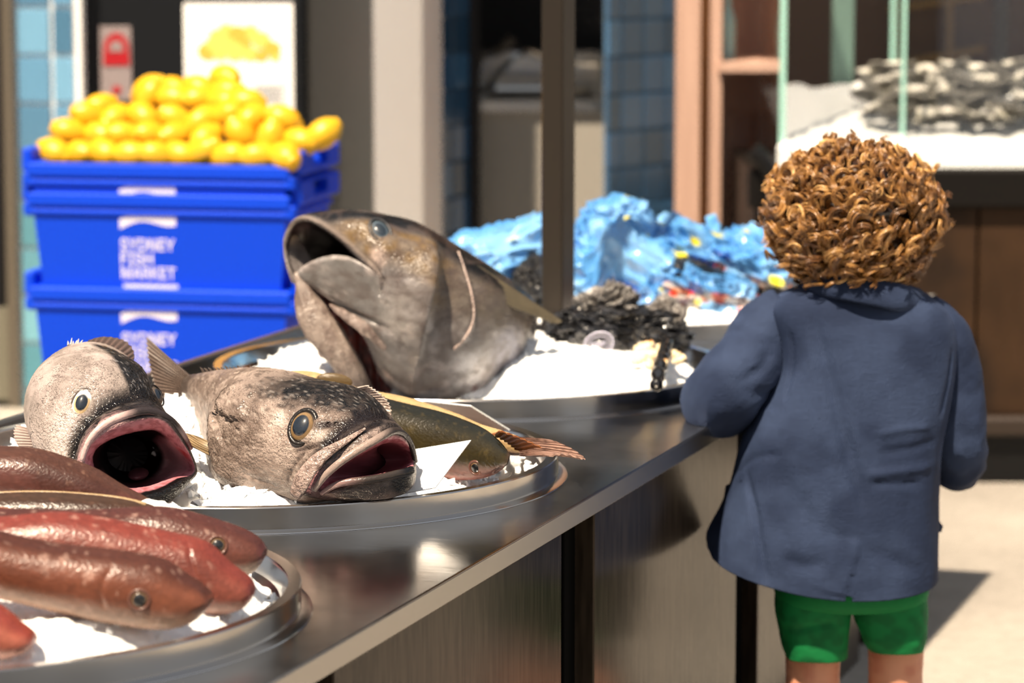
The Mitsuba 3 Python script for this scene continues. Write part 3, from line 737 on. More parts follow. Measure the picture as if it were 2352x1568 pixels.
    col = lerp(col, deep, sst(9.0, 9.6, s)); col = lerp(col, C('#160909'), sst(10.7, 11.3, s))
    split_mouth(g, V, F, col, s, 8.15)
    eye(g, V, F, 189, 927, .0190, P(160, 960, 3.0) - P(189, 926, 3.76), iris='#c9ad80', white='#e9e2d6', outer='#cfc4b8', pr=.60, ir=1.3, sink=.35, rimcol='#4a403c', flatten=.65, rim_r=.07, asp=.66, roll=-14, sclera_glint='#f2efe9')
    eye(g, V, F, 360, 908, .0135, P(470, 870, 3.5) - P(355, 905, 3.8), sink=.5, rimcol='#1d1b1c', iris='#4a4038', rim_r=.08)
    # dorsal fin, spines, pectoral fin
    fin(g, [P(196, 796, 4.0), P(225, 806, 3.99), P(262, 822, 3.99), P(300, 840, 3.99)], [P(205, 781, 4.04), P(232, 773, 4.05), P(264, 774, 4.05), P(292, 784, 4.04), P(307, 803, 4.03), P(306, 832, 4.01)], 11, '#5d4d47', '#3d322e', 'dorsal_fin', scallop=.10, label='brown ribbed dorsal fin')
    for k in range(6):
        b = P(157 + k * 5.5, 793 - k * .6, 3.98); t = P(156 + k * 6.2 + (k % 2) * 3, 783 - 5 * (k % 3 == 1) - 2 * (k % 2), 3.99)
        tb = tube([b, (b + t) / 2 + [0, 0, .0005], t], [.0016, .0011, .0004], 6)
        obj('fin_spine', tb, 'm_fin', parent=g, smooth=True, color=np.tile(C('#b9b3ae'), (len(tb.vertices), 1)))
    fin(g, [P(72, 985, 3.86), P(76, 1010, 3.85), P(75, 1040, 3.845)], [P(38, 974, 3.87), P(31, 990, 3.86), P(36, 1015, 3.85), P(55, 1038, 3.84)], 10, '#a8968f', '#85756f', 'pectoral_fin', scallop=.06, label='pale pectoral fin')
    # upper lip roll and the dark crease above it
    path = smooth_path(Pr((188, 1058, 3.676), (200, 1022, 3.677), (224, 988, 3.68), (258, 965, 3.69), (300, 950, 3.702), (338, 944, 3.712), (380, 957, 3.722), (415, 990, 3.74), (438, 1030, 3.758)), 60)
    tt = tube(path, .0048 * np.sin(np.linspace(.35, np.pi - .35, 60)) ** .5, 10)
    u = np.repeat(np.linspace(0, 1, 60), 10); u = np.r_[u, 0, 1]
    lc = lerp(np.tile(C('#bfa5a1'), (len(u), 1)), C('#2a2426'), sst(.35, .5, u) * (1 - sst(.75, .9, u)))
    lc = lerp(lc, C('#5b2a2c'), sst(.8, .95, u)) * (.8 + .4 * mfbm(tt.vertices * 300, 3, 2))[:, None]
    obj('upper_lip', tt, 'm_fishwet', parent=g, smooth=True, color=lc, label='thick pale upper lip')
    # gill arches deep in the throat
    for k in range(4):
        q = P(360 - 3 * k, 997 + 14 * k, 3.88)
        obj('gill_raker', tube([q, q + [.004, -.003, -.003]], [.0028, .0018], 6), 'm_card_white', parent=g, smooth=True)
    tk = trimesh.creation.icosphere(3, 1.0); tv = tk.vertices * [.012, .03, .006] + P(318, 1088, 3.80)
    obj('tongue', trimesh.Trimesh(tv, tk.faces, process=False), 'm_fishwet', parent=g, smooth=True, color=np.tile(C('#5a363c'), (len(tv), 1)))
    hole = trimesh.creation.icosphere(3, 1.0); M = trimesh.transformations.euler_matrix(.7, 0, .2)[:3, :3]
    q = onto(V, F, 316, 1078); hv = (hole.vertices * [.0085, .0105, .002]) @ M.T + q
    obj('throat_spot', trimesh.Trimesh(hv, hole.faces, process=False), 'm_fishwet', parent=g, smooth=True, color=np.tile(C('#1c0e10'), (len(hv), 1)), label='dark oval hole in the mouth floor')
grouper_front()

# ---- grouper turned to the right, mouth half open
def side_of(phi):
    return (-math.sin(math.radians(phi)), -math.cos(math.radians(phi)))
def grouper_side():
    g = thing('grouper', 'brown grey grouper lying in three quarter view with dark snout and half open mouth', 'fish')
    # landmarks: top, top near, near, bottom near, bottom, bottom far, far, top far
    rings = [ering((428, 862), (424, 903), 4.25, .012, side_of(30)), ering((480, 853), (468, 965), 4.12, .030, side_of(34)), ering((545, 845), (522, 1080), 4.00, .052, side_of(38)),
        ering((612, 848), (574, 1122), 3.925, .076, side_of(45), .76), ering((690, 871), (640, 1146), 3.862, .085, side_of(40), .76), ering((795, 897), (735, 1152), 3.805, .078, side_of(34), .76),
        Pr((888, 962, 3.752), (835, 972, 3.72), (752, 1030, 3.70), (690, 1122, 3.705), (800, 1150, 3.715), (930, 1130, 3.74), (948, 1060, 3.795), (922, 985, 3.78)),
        Pr((900, 975, 3.738), (842, 1003, 3.70), (768, 1058, 3.688), (716, 1128, 3.698), (825, 1146, 3.695), (938, 1116, 3.722), (954, 1058, 3.785), (936, 1002, 3.768)),
        Pr((900, 990, 3.732), (842, 1018, 3.695), (775, 1066, 3.685), (728, 1125, 3.692), (828, 1120, 3.690), (936, 1092, 3.717), (953, 1058, 3.782), (938, 1012, 3.764)),
        Pr((896, 1008, 3.736), (838, 1034, 3.703), (785, 1064, 3.70), (742, 1112, 3.705), (830, 1098, 3.698), (925, 1080, 3.722), (946, 1056, 3.783), (936, 1024, 3.768)),
        Pr((885, 1018, 3.765), (840, 1040, 3.74), (800, 1066, 3.735), (770, 1096, 3.735), (835, 1098, 3.735), (905, 1084, 3.755), (928, 1060, 3.80), (918, 1032, 3.79)),
        wedge(850, 1068, 45, 28, 3.82), wedge(840, 1068, 28, 18, 3.88)]
    V, F, s, a = loft(rings, 176, 16)
    near = P(600, 1000, 3.0) - P(700, 1000, 3.85)
    gill = ontos(V, F, [(562, 966), (525, 957), (490, 955), (487, 985), (491, 1040), (505, 1082), (532, 1100), (566, 1119)])
    V = step_edge(V, F, gill, P(640, 1010, 3.8) - P(520, 1000, 3.9), .007, .0015, .045)
    for path, w, d in ([[(594, 955), (566, 1000), (554, 1050), (560, 1086), (600, 1105), (640, 1120)], .0025, .0022], [[(640, 990), (600, 960), (560, 950)], .002, .001],
                       [[(683, 1034), (705, 1030), (745, 1016), (790, 1003)], .002, .004], [[(700, 1040), (680, 1062), (668, 1085), (660, 1105)], .0025, .0025], [[(720, 1038), (695, 1065), (678, 1092)], .002, .002],
                       [[(735, 981), (755, 978), (790, 976)], .0025, .002], [[(665, 1012), (685, 1020), (705, 1018)], .003, .002], [[(820, 990), (850, 978), (885, 972)], .003, .003], [[(640, 900), (600, 912), (560, 925)], .002, .0008]):
        V = groove(V, F, ontos(V, F, path), w, d)
    V = V + vnorm(V, F) * (.005 * blob(V, onto(V, F, 700, 985), .028, .9) - .006 * blob(V, onto(V, F, 697, 980), .017, .5))[:, None]
    V = V + vnorm(V, F) * (.004 * blob(V, onto(V, F, 845, 935), .02, .9))[:, None]
    fold = np.exp(-((s - 5.8) / .17) ** 2) * np.where((a < .34) | (a > .9), 1.0, 0.0)
    V = V - vnorm(V, F) * (.005 * fold)[:, None]
    V = rough_skin(V, F, s, .0009, 240)
    sp, fine, big, streak = mottle(V, 430, 2, 2), mottle(V, 150, 4), mottle(V, 28, 6), mfbm(V * [90, 90, 260], 3, 11)
    top = np.cos(a * 2 * np.pi)
    col = lerp(np.tile(C('#72645c'), (len(V), 1)), C('#9a8a81'), sst(.38, .68, big))
    col = lerp(col, C('#52463f'), sst(.52, .66, fine) * .75); col = lerp(col, C('#b9aaa0'), sst(.58, .7, streak) * .55)
    cheek = blob(V, onto(V, F, 640, 1035), .055, .9)
    col = lerp(col, C('#c2b1a6'), cheek * .55 * sst(.35, .6, fine))
    col = lerp(col, C('#d5c8be'), blob(V, onto(V, F, 640, 960), .016, .8) * .6)
    col = lerp(col, C('#cbbdb2'), blob(V, onto(V, F, 735, 1000), (.03, .03, .012), .8) * .55)
    dark = np.maximum(sst(.62, .92, top + .25 * (fine - .5)) * sst(3.0, 4.4, s) * (1 - sst(6.5, 7, s)), blob(V, onto(V, F, 828, 950), .017, .5))
    dark = np.maximum(dark, .9 * blob(V, onto(V, F, 745, 975), (.02, .02, .006), .8))
    dark = np.maximum(dark, .8 * blob(V, onto(V, F, 885, 965), .014, .8))
    col = lerp(col, C('#0b0b0c'), np.clip(dark * (.7 + .6 * fine), 0, 1))
    col = lerp(col, C('#a29c98'), sst(.66, .74, sp) * sst(.25, .6, dark) * .45)
    for q_, w_ in (([(683, 1034), (705, 1030), (745, 1016), (790, 1003), (845, 982)], .003), ([(735, 981), (755, 978), (790, 976)], .004), ([(700, 1040), (680, 1062), (668, 1085), (660, 1105)], .0022), ([(490, 955), (525, 958), (562, 966)], .0018)):
        dd_, _, _ = curve_d(V, ontos(V, F, q_)); col = lerp(col, C('#1c0f11'), np.exp(-(dd_ / w_) ** 2) * .8)
    tail = 1 - sst(.3, 1.4, s); col = lerp(col, C('#241e1a'), tail * .8)
    col = lerp(col, C('#5a4b44'), sst(.35, .9, -top) * sst(1.5, 2.5, s) * .5)
    col = lerp(col, C('#120c0d'), np.clip(fold * 1.1, 0, 1))
    lip = sst(6.0, 6.5, s)
    lipc = lerp(np.tile(C('#5f5450'), (len(V), 1)), C('#8f7f78'), sst(.4, .65, fine))
    lipc = lerp(lipc, C('#8a5a60'), sst(.8, .95, np.cos((a - .37) * 2 * np.pi)) * .8)
    gro = sst(5.45, 5.75, s) * (1 - sst(6.55, 6.85, s)) * sst(.02, .06, a) * (1 - sst(.33, .37, a)); lipc = lerp(lipc, C('#150e0f'), gro * .85)
    col = lerp(col, lipc, lip); col = lerp(col, C('#150e0f'), gro * .75); tipk = blob(V, onto(V, F, 932, 1098), .028, .45); low_ = sst(.2, .7, np.cos((a - .56) * 2 * np.pi)) * sst(5.6, 6.2, s) * (1 - sst(8.2, 8.5, s)); col = lerp(col, C('#2f2824'), low_ * .75); col = lerp(col, C('#060607'), tipk)
    col = lerp(col, C('#0d0b0c'), blob(V, onto(V, F, 905, 992), .034, .7) * sst(5.9, 6.3, s) * (1 - sst(8.2, 8.5, s)) * .9)
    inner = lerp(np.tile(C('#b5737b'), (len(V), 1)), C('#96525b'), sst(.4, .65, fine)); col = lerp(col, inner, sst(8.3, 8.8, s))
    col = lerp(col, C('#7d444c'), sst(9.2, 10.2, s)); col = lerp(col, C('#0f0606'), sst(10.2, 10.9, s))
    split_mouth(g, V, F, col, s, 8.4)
    eye(g, V, F, 697, 981, .0208, P(672, 978, 2.9) - P(697, 981, 3.8), iris='#7d6442', outer='#2e2621', pr=.68, ir=1.0, sink=.22, rimcol='#1e1a18', flatten=.66, rim_r=.16, asp=.80, roll=-8)
    # maxilla plate, upper and lower lip
    path = smooth_path(Pr((838, 984, 3.706), (786, 1017, 3.690), (734, 1052, 3.678), (698, 1096, 3.676), (678, 1136, 3.684)), 40)
    w = np.interp(np.linspace(0, 1, 40), [0, .3, .6, .85, 1], [.0018, .005, .0095, .012, .0085])
    tt = tube(path, w, 14, flat=((-.5, -.86, .25), .28))
    c = lerp(np.tile(C('#a08d85'), (len(tt.vertices), 1)), C('#6d5c55'), sst(.45, .7, mfbm(tt.vertices * 200, 3, 3)))
    obj('jaw_plate', tt, 'm_fish', parent=g, smooth=True, color=c, label='pale leaf shaped cheek plate beside the mouth')
    path = smooth_path(Pr((722, 1126, 3.683), (744, 1096, 3.678), (785, 1059, 3.676), (829, 1030, 3.685), (870, 1006, 3.700), (902, 990, 3.728), (930, 1000, 3.758), (946, 1026, 3.775), (954, 1060, 3.786)), 70)
    tt = tube(path, np.interp(np.linspace(0, 1, 70), [0, .1, .35, .6, .8, 1], [.003, .0044, .005, .005, .0042, .003]), 12)
    u = np.r_[np.repeat(np.linspace(0, 1, 70), 12), 0, 1]
    c = lerp(np.tile(C('#94837b'), (len(u), 1)), C('#100e0e'), sst(.42, .62, u) * .9) * (.7 + .6 * mfbm(tt.vertices * 260, 3, 4))[:, None]
    obj('upper_lip', tt, 'm_fishwet', parent=g, smooth=True, color=c, label='glossy upper lip')
    path = smooth_path(Pr((738, 1134, 3.690), (775, 1112, 3.684), (819, 1104, 3.684), (868, 1098, 3.690), (905, 1090, 3.702), (934, 1084, 3.718), (950, 1076, 3.752)), 60)
    tt = tube(path, np.interp(np.linspace(0, 1, 60), [0, .2, .6, .85, 1], [.003, .0042, .0048, .0058, .003]), 12)
    u = np.r_[np.repeat(np.linspace(0, 1, 60), 12), 0, 1]
    c = lerp(np.tile(C('#8b6f6c'), (len(u), 1)), C('#332d2a'), sst(.15, .4, u)); c = lerp(c, C('#030304'), sst(.62, .75, u))
    obj('lower_lip', tt, 'm_fishwet', parent=g, smooth=True, color=c, label='black tipped lower lip')
    for k, (x, y) in enumerate(((754, 973), (772, 972))):
        q = onto(V, F, x, y); b = tube(np.vstack([q + np.array([math.cos(t) * .0026, 0, math.sin(t) * .0026]) @ trimesh.geometry.align_vectors([0, 1, 0], near)[:3, :3].T for t in np.linspace(0, 2 * math.pi, 16)]), .0011, 6, caps=False)
        obj('nostril', b, 'm_fishwet', parent=g, smooth=True, color=np.tile(C('#3a3230'), (len(b.vertices), 1)))
    # pale membrane behind the gill cover, tail fin, dorsal spines
    fin(g, [P(492, 990, 3.905), P(494, 1025, 3.895), P(498, 1056, 3.89)], [P(481, 985, 3.93), P(471, 1010, 3.915), P(474, 1040, 3.91), P(487, 1058, 3.90)], 3, '#c3ada6', '#a8938b', 'gill_membrane', scallop=.02, label='pale gill membrane')
    fin(g, [P(436, 862, 4.23), P(428, 884, 4.23), P(424, 906, 4.23)], [P(335, 772, 4.28), P(338, 805, 4.27), P(345, 845, 4.27), P(355, 885, 4.26), P(368, 918, 4.25)], 14, '#5e5048', '#423730', 'tail_fin', scallop=.03, thick=.0016, label='upright dark tail fin')
    for k in range(15):
        x = 468 + k * 9.5; y = 853 - 7 * math.sin((x - 440) / 230 * math.pi) ** .8 * 1.0
        b = P(x, y + 6, 4.15 - .0012 * (x - 468)); t = P(x - 9, y - 4 - 3 * (k % 3 == 0), 4.15 - .0012 * (x - 468))
        tb = tube([b, (b + t) / 2 + [.0005, 0, .0006], t], [.0024, .0016, .0005], 6)
        obj('fin_spine', tb, 'm_fin', parent=g, smooth=True, color=np.tile(C('#4a3f3a'), (len(tb.vertices), 1)))
grouper_side()
# ---- tuna head
def tuna():
    g = thing('tuna_head', 'huge grey tuna head with open mouth raised out of the ice', 'fish')
    sd = (-.1, -1)
    rings = [ering((1222, 735), (1215, 850), 4.93, .055, sd), ering((1232, 712), (1190, 880), 4.88, .095, sd), ering((1200, 668), (1130, 908), 4.82, .118, sd), ering((1135, 620), (1045, 922), 4.76, .124, sd), ering((1040, 560), (960, 918), 4.715, .120, sd),
        Pr((962, 512, 4.69), (1005, 585, 4.60), (985, 720, 4.572), (945, 850, 4.60), (888, 880, 4.68), (900, 850, 4.78), (960, 700, 4.80), (985, 570, 4.77)),
        Pr((889, 493, 4.675), (935, 560, 4.60), (938, 660, 4.572), (905, 762, 4.58), (838, 772, 4.63), (850, 750, 4.74), (890, 640, 4.77), (905, 540, 4.75)),
        Pr((800, 482, 4.665), (850, 525, 4.60), (888, 640, 4.578), (838, 705, 4.59), (735, 672, 4.635), (740, 660, 4.71), (760, 600, 4.75), (770, 505, 4.73)),
        Pr((703, 499, 4.662), (790, 548, 4.608), (874, 632, 4.580), (800, 600, 4.60), (692, 622, 4.645), (668, 642, 4.695), (650, 576, 4.722), (663, 518, 4.702)),
        Pr((704, 504, 4.662), (788, 553, 4.610), (866, 630, 4.585), (798, 591, 4.603), (694, 614, 4.646), (672, 636, 4.695), (655, 576, 4.721), (667, 521, 4.702)),
        Pr((712, 512, 4.69), (785, 560, 4.65), (838, 628, 4.64), (790, 600, 4.65), (705, 625, 4.675), (684, 640, 4.71), (668, 585, 4.735), (680, 530, 4.72)),
        wedge(775, 600, 55, 40, 4.72, (-.02, 0)), wedge(800, 620, 30, 25, 4.74)]
    V, F, s, a = loft(rings, 160, 14)
    near = P(900, 700, 4.0) - P(900, 700, 4.7)
    edge = ontos(V, F, [(1050, 575), (1068, 625), (1083, 680), (1087, 729), (1072, 772), (1042, 803)])
    V = step_edge(V, F, edge, P(950, 690, 4.6) - P(1150, 720, 4.65), .006, .002, .05)
    for path, w, d in ([[(1000, 738), (992, 760), (970, 780), (940, 778), (900, 745)], .003, .0015], [[(752, 683), (790, 710), (830, 730), (870, 748), (890, 757)], .006, .007], [[(873, 632), (880, 650), (878, 668), (862, 680)], .004, .004],
                       [[(838, 593), (860, 612), (872, 632)], .005, .003], [[(860, 690), (900, 705), (950, 720), (1000, 728)], .003, .001], [[(1025, 590), (1040, 640), (1040, 690)], .004, .001]):
        V = groove(V, F, ontos(V, F, path), w, d)
    V = V + vnorm(V, F) * (-.004 * blob(V, onto(V, F, 872, 529), (.02, .03, .02), .6))[:, None]
    V = rough_skin(V, F, s, .0006, 150)
    fine, big, med = mottle(V, 120, 4), mottle(V, 16, 6), mottle(V, 45, 8)
    top = np.cos(a * 2 * np.pi)
    col = lerp(np.tile(C('#87827f'), (len(V), 1)), C('#6b6665'), sst(.35, .65, big))
    col = lerp(col, C('#a19c9d'), sst(.5, .68, med) * .55)
    yel = sst(.1, .45, top) * (1 - sst(.82, .93, top)) * (1 - sst(8.4, 8.7, s)) * sst(3.0, 4.2, s)
    col = lerp(col, C('#6a563a'), yel * (.55 + .5 * sst(.35, .6, med)))
    col = lerp(col, C('#524737'), sst(.2, .5, top) * (1 - sst(2.8, 4.2, s)) * .8)
    col = lerp(col, C('#0a0b0d'), sst(.80, .93, top) * (1 - sst(7.7, 8.2, s)))
    col = lerp(col, C('#8f8f9c'), blob(V, onto(V, F, 1170, 800), (.05, .09, .05), .7) * .8)
    col = lerp(col, C('#d4d2d4'), blob(V, onto(V, F, 1080, 850), (.055, .09, .05), .9) * .9)
    mand = sst(6.3, 6.9, s) * (1 - sst(8.0, 8.3, s)) * sst(.2, .5, -top)
    col = lerp(col, C('#5c5a59'), mand * .8)
    col = lerp(col, C('#5e5451'), blob(V, onto(V, F, 960, 690), .05, .9) * .4)
    col = lerp(col, C('#c7b2a8'), blob(V, onto(V, F, 868, 590), (.02, .04, .022), .8) * .75)
    col = lerp(col, C('#40302a'), fine * 0 + blob(V, onto(V, F, 1095, 855), .006, .5) * .7)
    col = lerp(col, C('#6d2a20'), blob(V, onto(V, F, 1090, 897), (.006, .05, .014), .5) * .9)
    col *= (.62 + .76 * fine)[:, None]
    col = lerp(col, C('#4a403c'), sst(.50, .60, mottle(V, 55, 5)) * .5); col = lerp(col, C('#b3a8a4'), sst(.56, .66, mottle(V, 48, 15)) * .4 * sst(-.1, .4, -top))
    vein = 1 - np.abs(2 * mnoise(V * [34, 34, 34] + 4, 12) - 1); col = lerp(col, C('#4c403c'), sst(.86, .97, vein) * .45)
    lip = sst(7.75, 8.0, s) * (1 - sst(8.9, 9.2, s)); col = lerp(col, C('#8d8078'), lip * sst(-.2, .3, top) * .8)
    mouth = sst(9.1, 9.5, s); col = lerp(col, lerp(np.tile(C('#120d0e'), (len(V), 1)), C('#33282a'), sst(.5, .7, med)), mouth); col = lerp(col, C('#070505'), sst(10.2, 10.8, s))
    col = lerp(col, C('#c2aea4'), blob(V, onto(V, F, 890, 862), .014, .8) * .8)
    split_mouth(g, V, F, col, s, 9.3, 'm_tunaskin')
    eye(g, V, F, 873, 529, .0195, P(830, 530, 3.6) - P(873, 530, 4.6), iris='#46545f', pupil='#1a2631', outer='#394049', pr=.62, ir=1.1, sink=.55, rimcol='#2b2d31', flatten=.5, rim_r=.12, asp=.72, roll=22)
    # throat strap, gill chamber and gill flap
    def strap(path, wd, th, name, ca, cb, label, seed):
        c = smooth_path(Pr(*[(x, y, Y) for x, y, Y in path]), 70); k = len(c)
        w = np.interp(np.linspace(0, 1, k), np.linspace(0, 1, len(wd)), wd) / F_PX * 4.65
        t = tube(c, w, 28, flat=((0.15, -1, .12), th))
        Vt = np.array(t.vertices); Vt = Vt + vnorm(Vt, t.faces) * (.0016 * np.sin(Vt[:, 0] * 430 + Vt[:, 2] * 150) * mfbm(Vt * 30, 2, 1))[:, None]
        n1 = mfbm(Vt * [150, 150, 35], 4, seed); cc = lerp(np.tile(C(ca), (len(Vt), 1)), C(cb), sst(.35, .65, n1))
        obj(name, trimesh.Trimesh(Vt, t.faces, process=False), 'm_fish', parent=g, smooth=True, color=cc, label=label)
    strap([(684, 625, 4.655), (695, 655, 4.65), (706, 690, 4.645), (724, 732, 4.64), (762, 786, 4.635), (797, 838, 4.635), (819, 880, 4.65), (834, 908, 4.67)], [8, 25, 38, 41, 36, 33, 31, 29], .55, 'throat', '#94867d', '#70615a', 'long pale throat strap under the jaw', 4)
    strap([(758, 700, 4.63), (800, 728, 4.60), (850, 765, 4.595), (885, 800, 4.60)], [3, 12, 15, 8], .5, 'gill_flap', '#8a7b74', '#655650', None, 5)
    m = trimesh.creation.icosphere(4, 1.0); v = m.vertices * [.052, .05, .115]; v = v @ trimesh.transformations.euler_matrix(0, -.62, 0)[:3, :3].T + P(815, 780, 4.725)
    v = v + vnorm(v, m.faces) * (.006 * np.sin(v[:, 0] * 260))[:, None]
    obj('gill_chamber', trimesh.Trimesh(v, m.faces, process=False), 'm_fishwet', parent=g, smooth=True, color=lerp(np.tile(C('#3a1412'), (len(v), 1)), C('#6a2a22'), sst(.45, .65, mfbm(v * 80, 3, 2))), label='dark red gill opening')
    t = tube(ontos(V, F, [(1052, 578), (1069, 627), (1084, 682), (1087, 729), (1072, 770), (1042, 802)], 60), .0024, 8)
    obj('gill_cover_edge', t, 'm_fish', parent=g, smooth=True, color=np.tile(C('#b09c94'), (len(t.vertices), 1)), label='pale gill cover edge')
    # jaw teeth: a fine comb along the upper jaw
    path = smooth_path(Pr((668, 636, 4.695), (653, 590, 4.722), (655, 545, 4.715), (672, 514, 4.695), (704, 504, 4.664), (745, 520, 4.636), (790, 551, 4.609), (835, 594, 4.592)), 110)
    for k in range(0, 110, 2):
        q = path[k]; i = P(770, 605, 4.68) - q; i /= np.linalg.norm(i)
        obj('tooth', tube([q, q + i * .0035], [.0011, .0004], 5), 'm_fish', parent=g, smooth=True, color=np.tile(C('#8c8079'), (12, 1)))
    fin(g, [P(1092, 610, 4.715), P(1086, 640, 4.69), P(1092, 672, 4.68)], [P(1290, 738, 4.80), P(1282, 742, 4.79), P(1265, 740, 4.78)], 5, '#5d543f', '#4c463a', 'pectoral_fin', thick=.004, scallop=.0, amp=.0004, label='long olive pectoral fin')
tuna()

# ---- red snappers and brown fish on the near tray
def round_fish(name, label, cat, group, rows, Y, w, ca, cb, back, belly, snout, eye_at=None, eye_r=.0085, seed=1, spots='#d8b7a8', side=(-.12, -1), tail=True, m='m_fishwet', mouth=None, wfun=None, tailcol=None, ridge=.0, q=.72, gill=None):
    """rows: (x top, y top, x bottom, y bottom) from tail to snout"""
    g = thing(name, label, cat, group)
    n = len(rows); rings = []
    for i, r in enumerate(rows):
        u = i / (n - 1)
        ww = w * (wfun[i] if wfun else math.sin(math.pi * min(1, .12 + .8 * u)) ** .6)
        yy = Y if np.isscalar(Y) else Y[0] + (Y[1] - Y[0]) * u
        rings.append(ering(r[:2], r[2:4], yy, ww, side, q))
    V, F, s, a = loft(rings, 112, 14)
    top = np.cos(a * 2 * np.pi); u = s / (n - 1)
    if ridge: V = V + vnorm(V, F) * (ridge * np.exp(-((1 - top) / .02) ** 2))[:, None]
    if gill:
        V = groove(V, F, ontos(V, F, gill), .002, .0018)
    if mouth:
        V = groove(V, F, ontos(V, F, mouth), .0022, .004)
    V = rough_skin(V, F, s, .00025, 260, seed)
    fine, big = mfbm(V * 200, 4, seed), mfbm(V * 22, 4, seed + 3); fl = mfbm(V * [160, 160, 60], 3, seed + 5)
    col = lerp(np.tile(C(ca), (len(V), 1)), C(cb), sst(.3, .7, big))
    col = lerp(col, C(back), sst(.45, .95, top)); col = lerp(col, C(belly), sst(.1, .8, -top))
    col = lerp(col, C(spots), sst(.62, .74, fl) * .22 * (1 - sst(.7, .8, u)))
    col = lerp(col, C(snout), sst(.90, .99, u) * .9)
    scal = mnoise(np.stack([s * 14 + 40 * mnoise(V * 9, 2) * 0, a * 110, 0 * a], 1), seed); col *= (.60 + .50 * fine + .34 * scal)[:, None]
    body(g, V, F, col, m)
    if eye_at:
        lk = np.array([side[0] * 1.0 + .25, side[1], .25])
        eye(g, V, F, *eye_at, eye_r, lk, iris='#6a5238', pupil='#08090b', outer='#5d4436', pr=.70, ir=1.0, sink=.55, rimcol='#5a3a30', rim_r=.2)
    if tail:
        r0 = rows[0]; yy = Y if np.isscalar(Y) else Y[0]
        dx = rows[1][0] - r0[0]; h = (rows[1][3] - rows[1][1]) * .8
        fin(g, [P(r0[0] + 4, r0[1], yy), P(r0[0] + 4, (r0[1] + r0[3]) / 2, yy), P(r0[0] + 4, r0[3], yy)], [P(r0[0] - .7 * dx, r0[1] - h * .4, yy + .02), P(r0[0] - .42 * dx, (r0[1] + r0[3]) / 2, yy + .01), P(r0[0] - .7 * dx, r0[3] + h * .3, yy)], 12, tailcol or ca, back, 'tail_fin', scallop=.02)
    return g, V, F
RS = 'red snappers on the near tray'
round_fish('red_snapper', 'red snapper in front with a clear dark eye, on ice at the tray edge', 'fish', RS,
    [(-640, 1230, -640, 1262), (-540, 1205, -545, 1285), (-380, 1185, -395, 1325), (-200, 1188, -225, 1352), (-60, 1208, -90, 1362), (60, 1238, 25, 1378), (165, 1255, 130, 1403), (262, 1265, 225, 1424), (336, 1277, 300, 1437), (390, 1294, 360, 1444), (425, 1318, 405, 1441), (455, 1337, 442, 1428), (478, 1358, 470, 1405), (485, 1374, 483, 1388)],
    3.005, .034, '#6c3e2c', '#5a3223', '#43231a', '#8f7565', '#6d3826', (320, 1377), .0092, 1, gill=[(262, 1300), (240, 1330), (232, 1370), (245, 1405)], mouth=[(482, 1386), (465, 1398), (440, 1408)], ridge=.0015)
round_fish('red_snapper', 'bright red snapper behind the front one, its red snout pointing right', 'fish', RS,
    [(-600, 1195, -600, 1225), (-500, 1180, -500, 1250), (-340, 1165, -340, 1290), (-180, 1170, -190, 1320), (-50, 1190, -60, 1345), (60, 1184, 45, 1365), (140, 1179, 130, 1380), (240, 1192, 220, 1395), (340, 1213, 320, 1408), (420, 1231, 400, 1412), (482, 1252, 460, 1412), (520, 1287, 505, 1410), (555, 1314, 540, 1404), (577, 1334, 568, 1388), (582, 1352, 580, 1368)],
    3.115, .034, '#743d32', '#623229', '#6b2f27', '#8c6b5f', '#7a302a', None, seed=2, ridge=.0015, gill=[(430, 1240), (440, 1290), (450, 1330)])
round_fish('red_snapper', 'dull red snapper farthest back of the three, snout pointing right past the tray', 'fish', RS,
    [(-420, 1190, -420, 1215), (-320, 1180, -320, 1245), (-180, 1172, -190, 1280), (-40, 1170, -60, 1310), (100, 1172, 80, 1330), (198, 1173, 180, 1340), (310, 1166, 290, 1345), (392, 1167, 380, 1345), (470, 1186, 465, 1340), (530, 1205, 525, 1332), (572, 1222, 566, 1322), (598, 1241, 592, 1304), (609, 1260, 607, 1282)],
    3.235, .034, '#5d362d', '#4e2d26', '#45241f', '#ab9786', '#552b2b', (500, 1252), .009, 3, ridge=.001, mouth=[(607, 1284), (592, 1298), (572, 1308)])
round_fish('red_snapper', 'red snapper whose snout alone shows low at the left edge', 'fish', RS,
    [(-420, 1330, -430, 1350), (-330, 1318, -350, 1375), (-200, 1318, -235, 1425), (-90, 1345, -125, 1470), (-20, 1380, -50, 1497), (20, 1408, -5, 1508), (50, 1434, 30, 1506), (72, 1452, 62, 1494), (80, 1466, 78, 1480)],
    2.915, .030, '#935242', '#7f4236', '#7d362c', '#a98072', '#8a5450', None, seed=4, mouth=[(76, 1482), (55, 1492), (30, 1498)])
BF = 'brown fish stacked behind the snappers'
round_fish('brown_fish', 'long reddish brown fish lying behind the snappers, tapering to the right', 'fish', None,
    [(-420, 1075, -420, 1100), (-320, 1050, -330, 1130), (-180, 1032, -190, 1150), (-60, 1027, -70, 1158), (80, 1032, 70, 1162), (140, 1048, 130, 1164), (190, 1066, 180, 1165), (228, 1083, 222, 1166), (275, 1112, 270, 1166), (325, 1138, 322, 1166), (356, 1156, 356, 1164)],
    3.43, .034, '#53302a', '#40251f', '#452a20', '#6d5043', '#514334', None, seed=5, spots='#9a7a68', ridge=.0012, wfun=[.2, .6, .9, 1, 1, .95, .9, .8, .6, .4, .15], tailcol='#7a5a44')
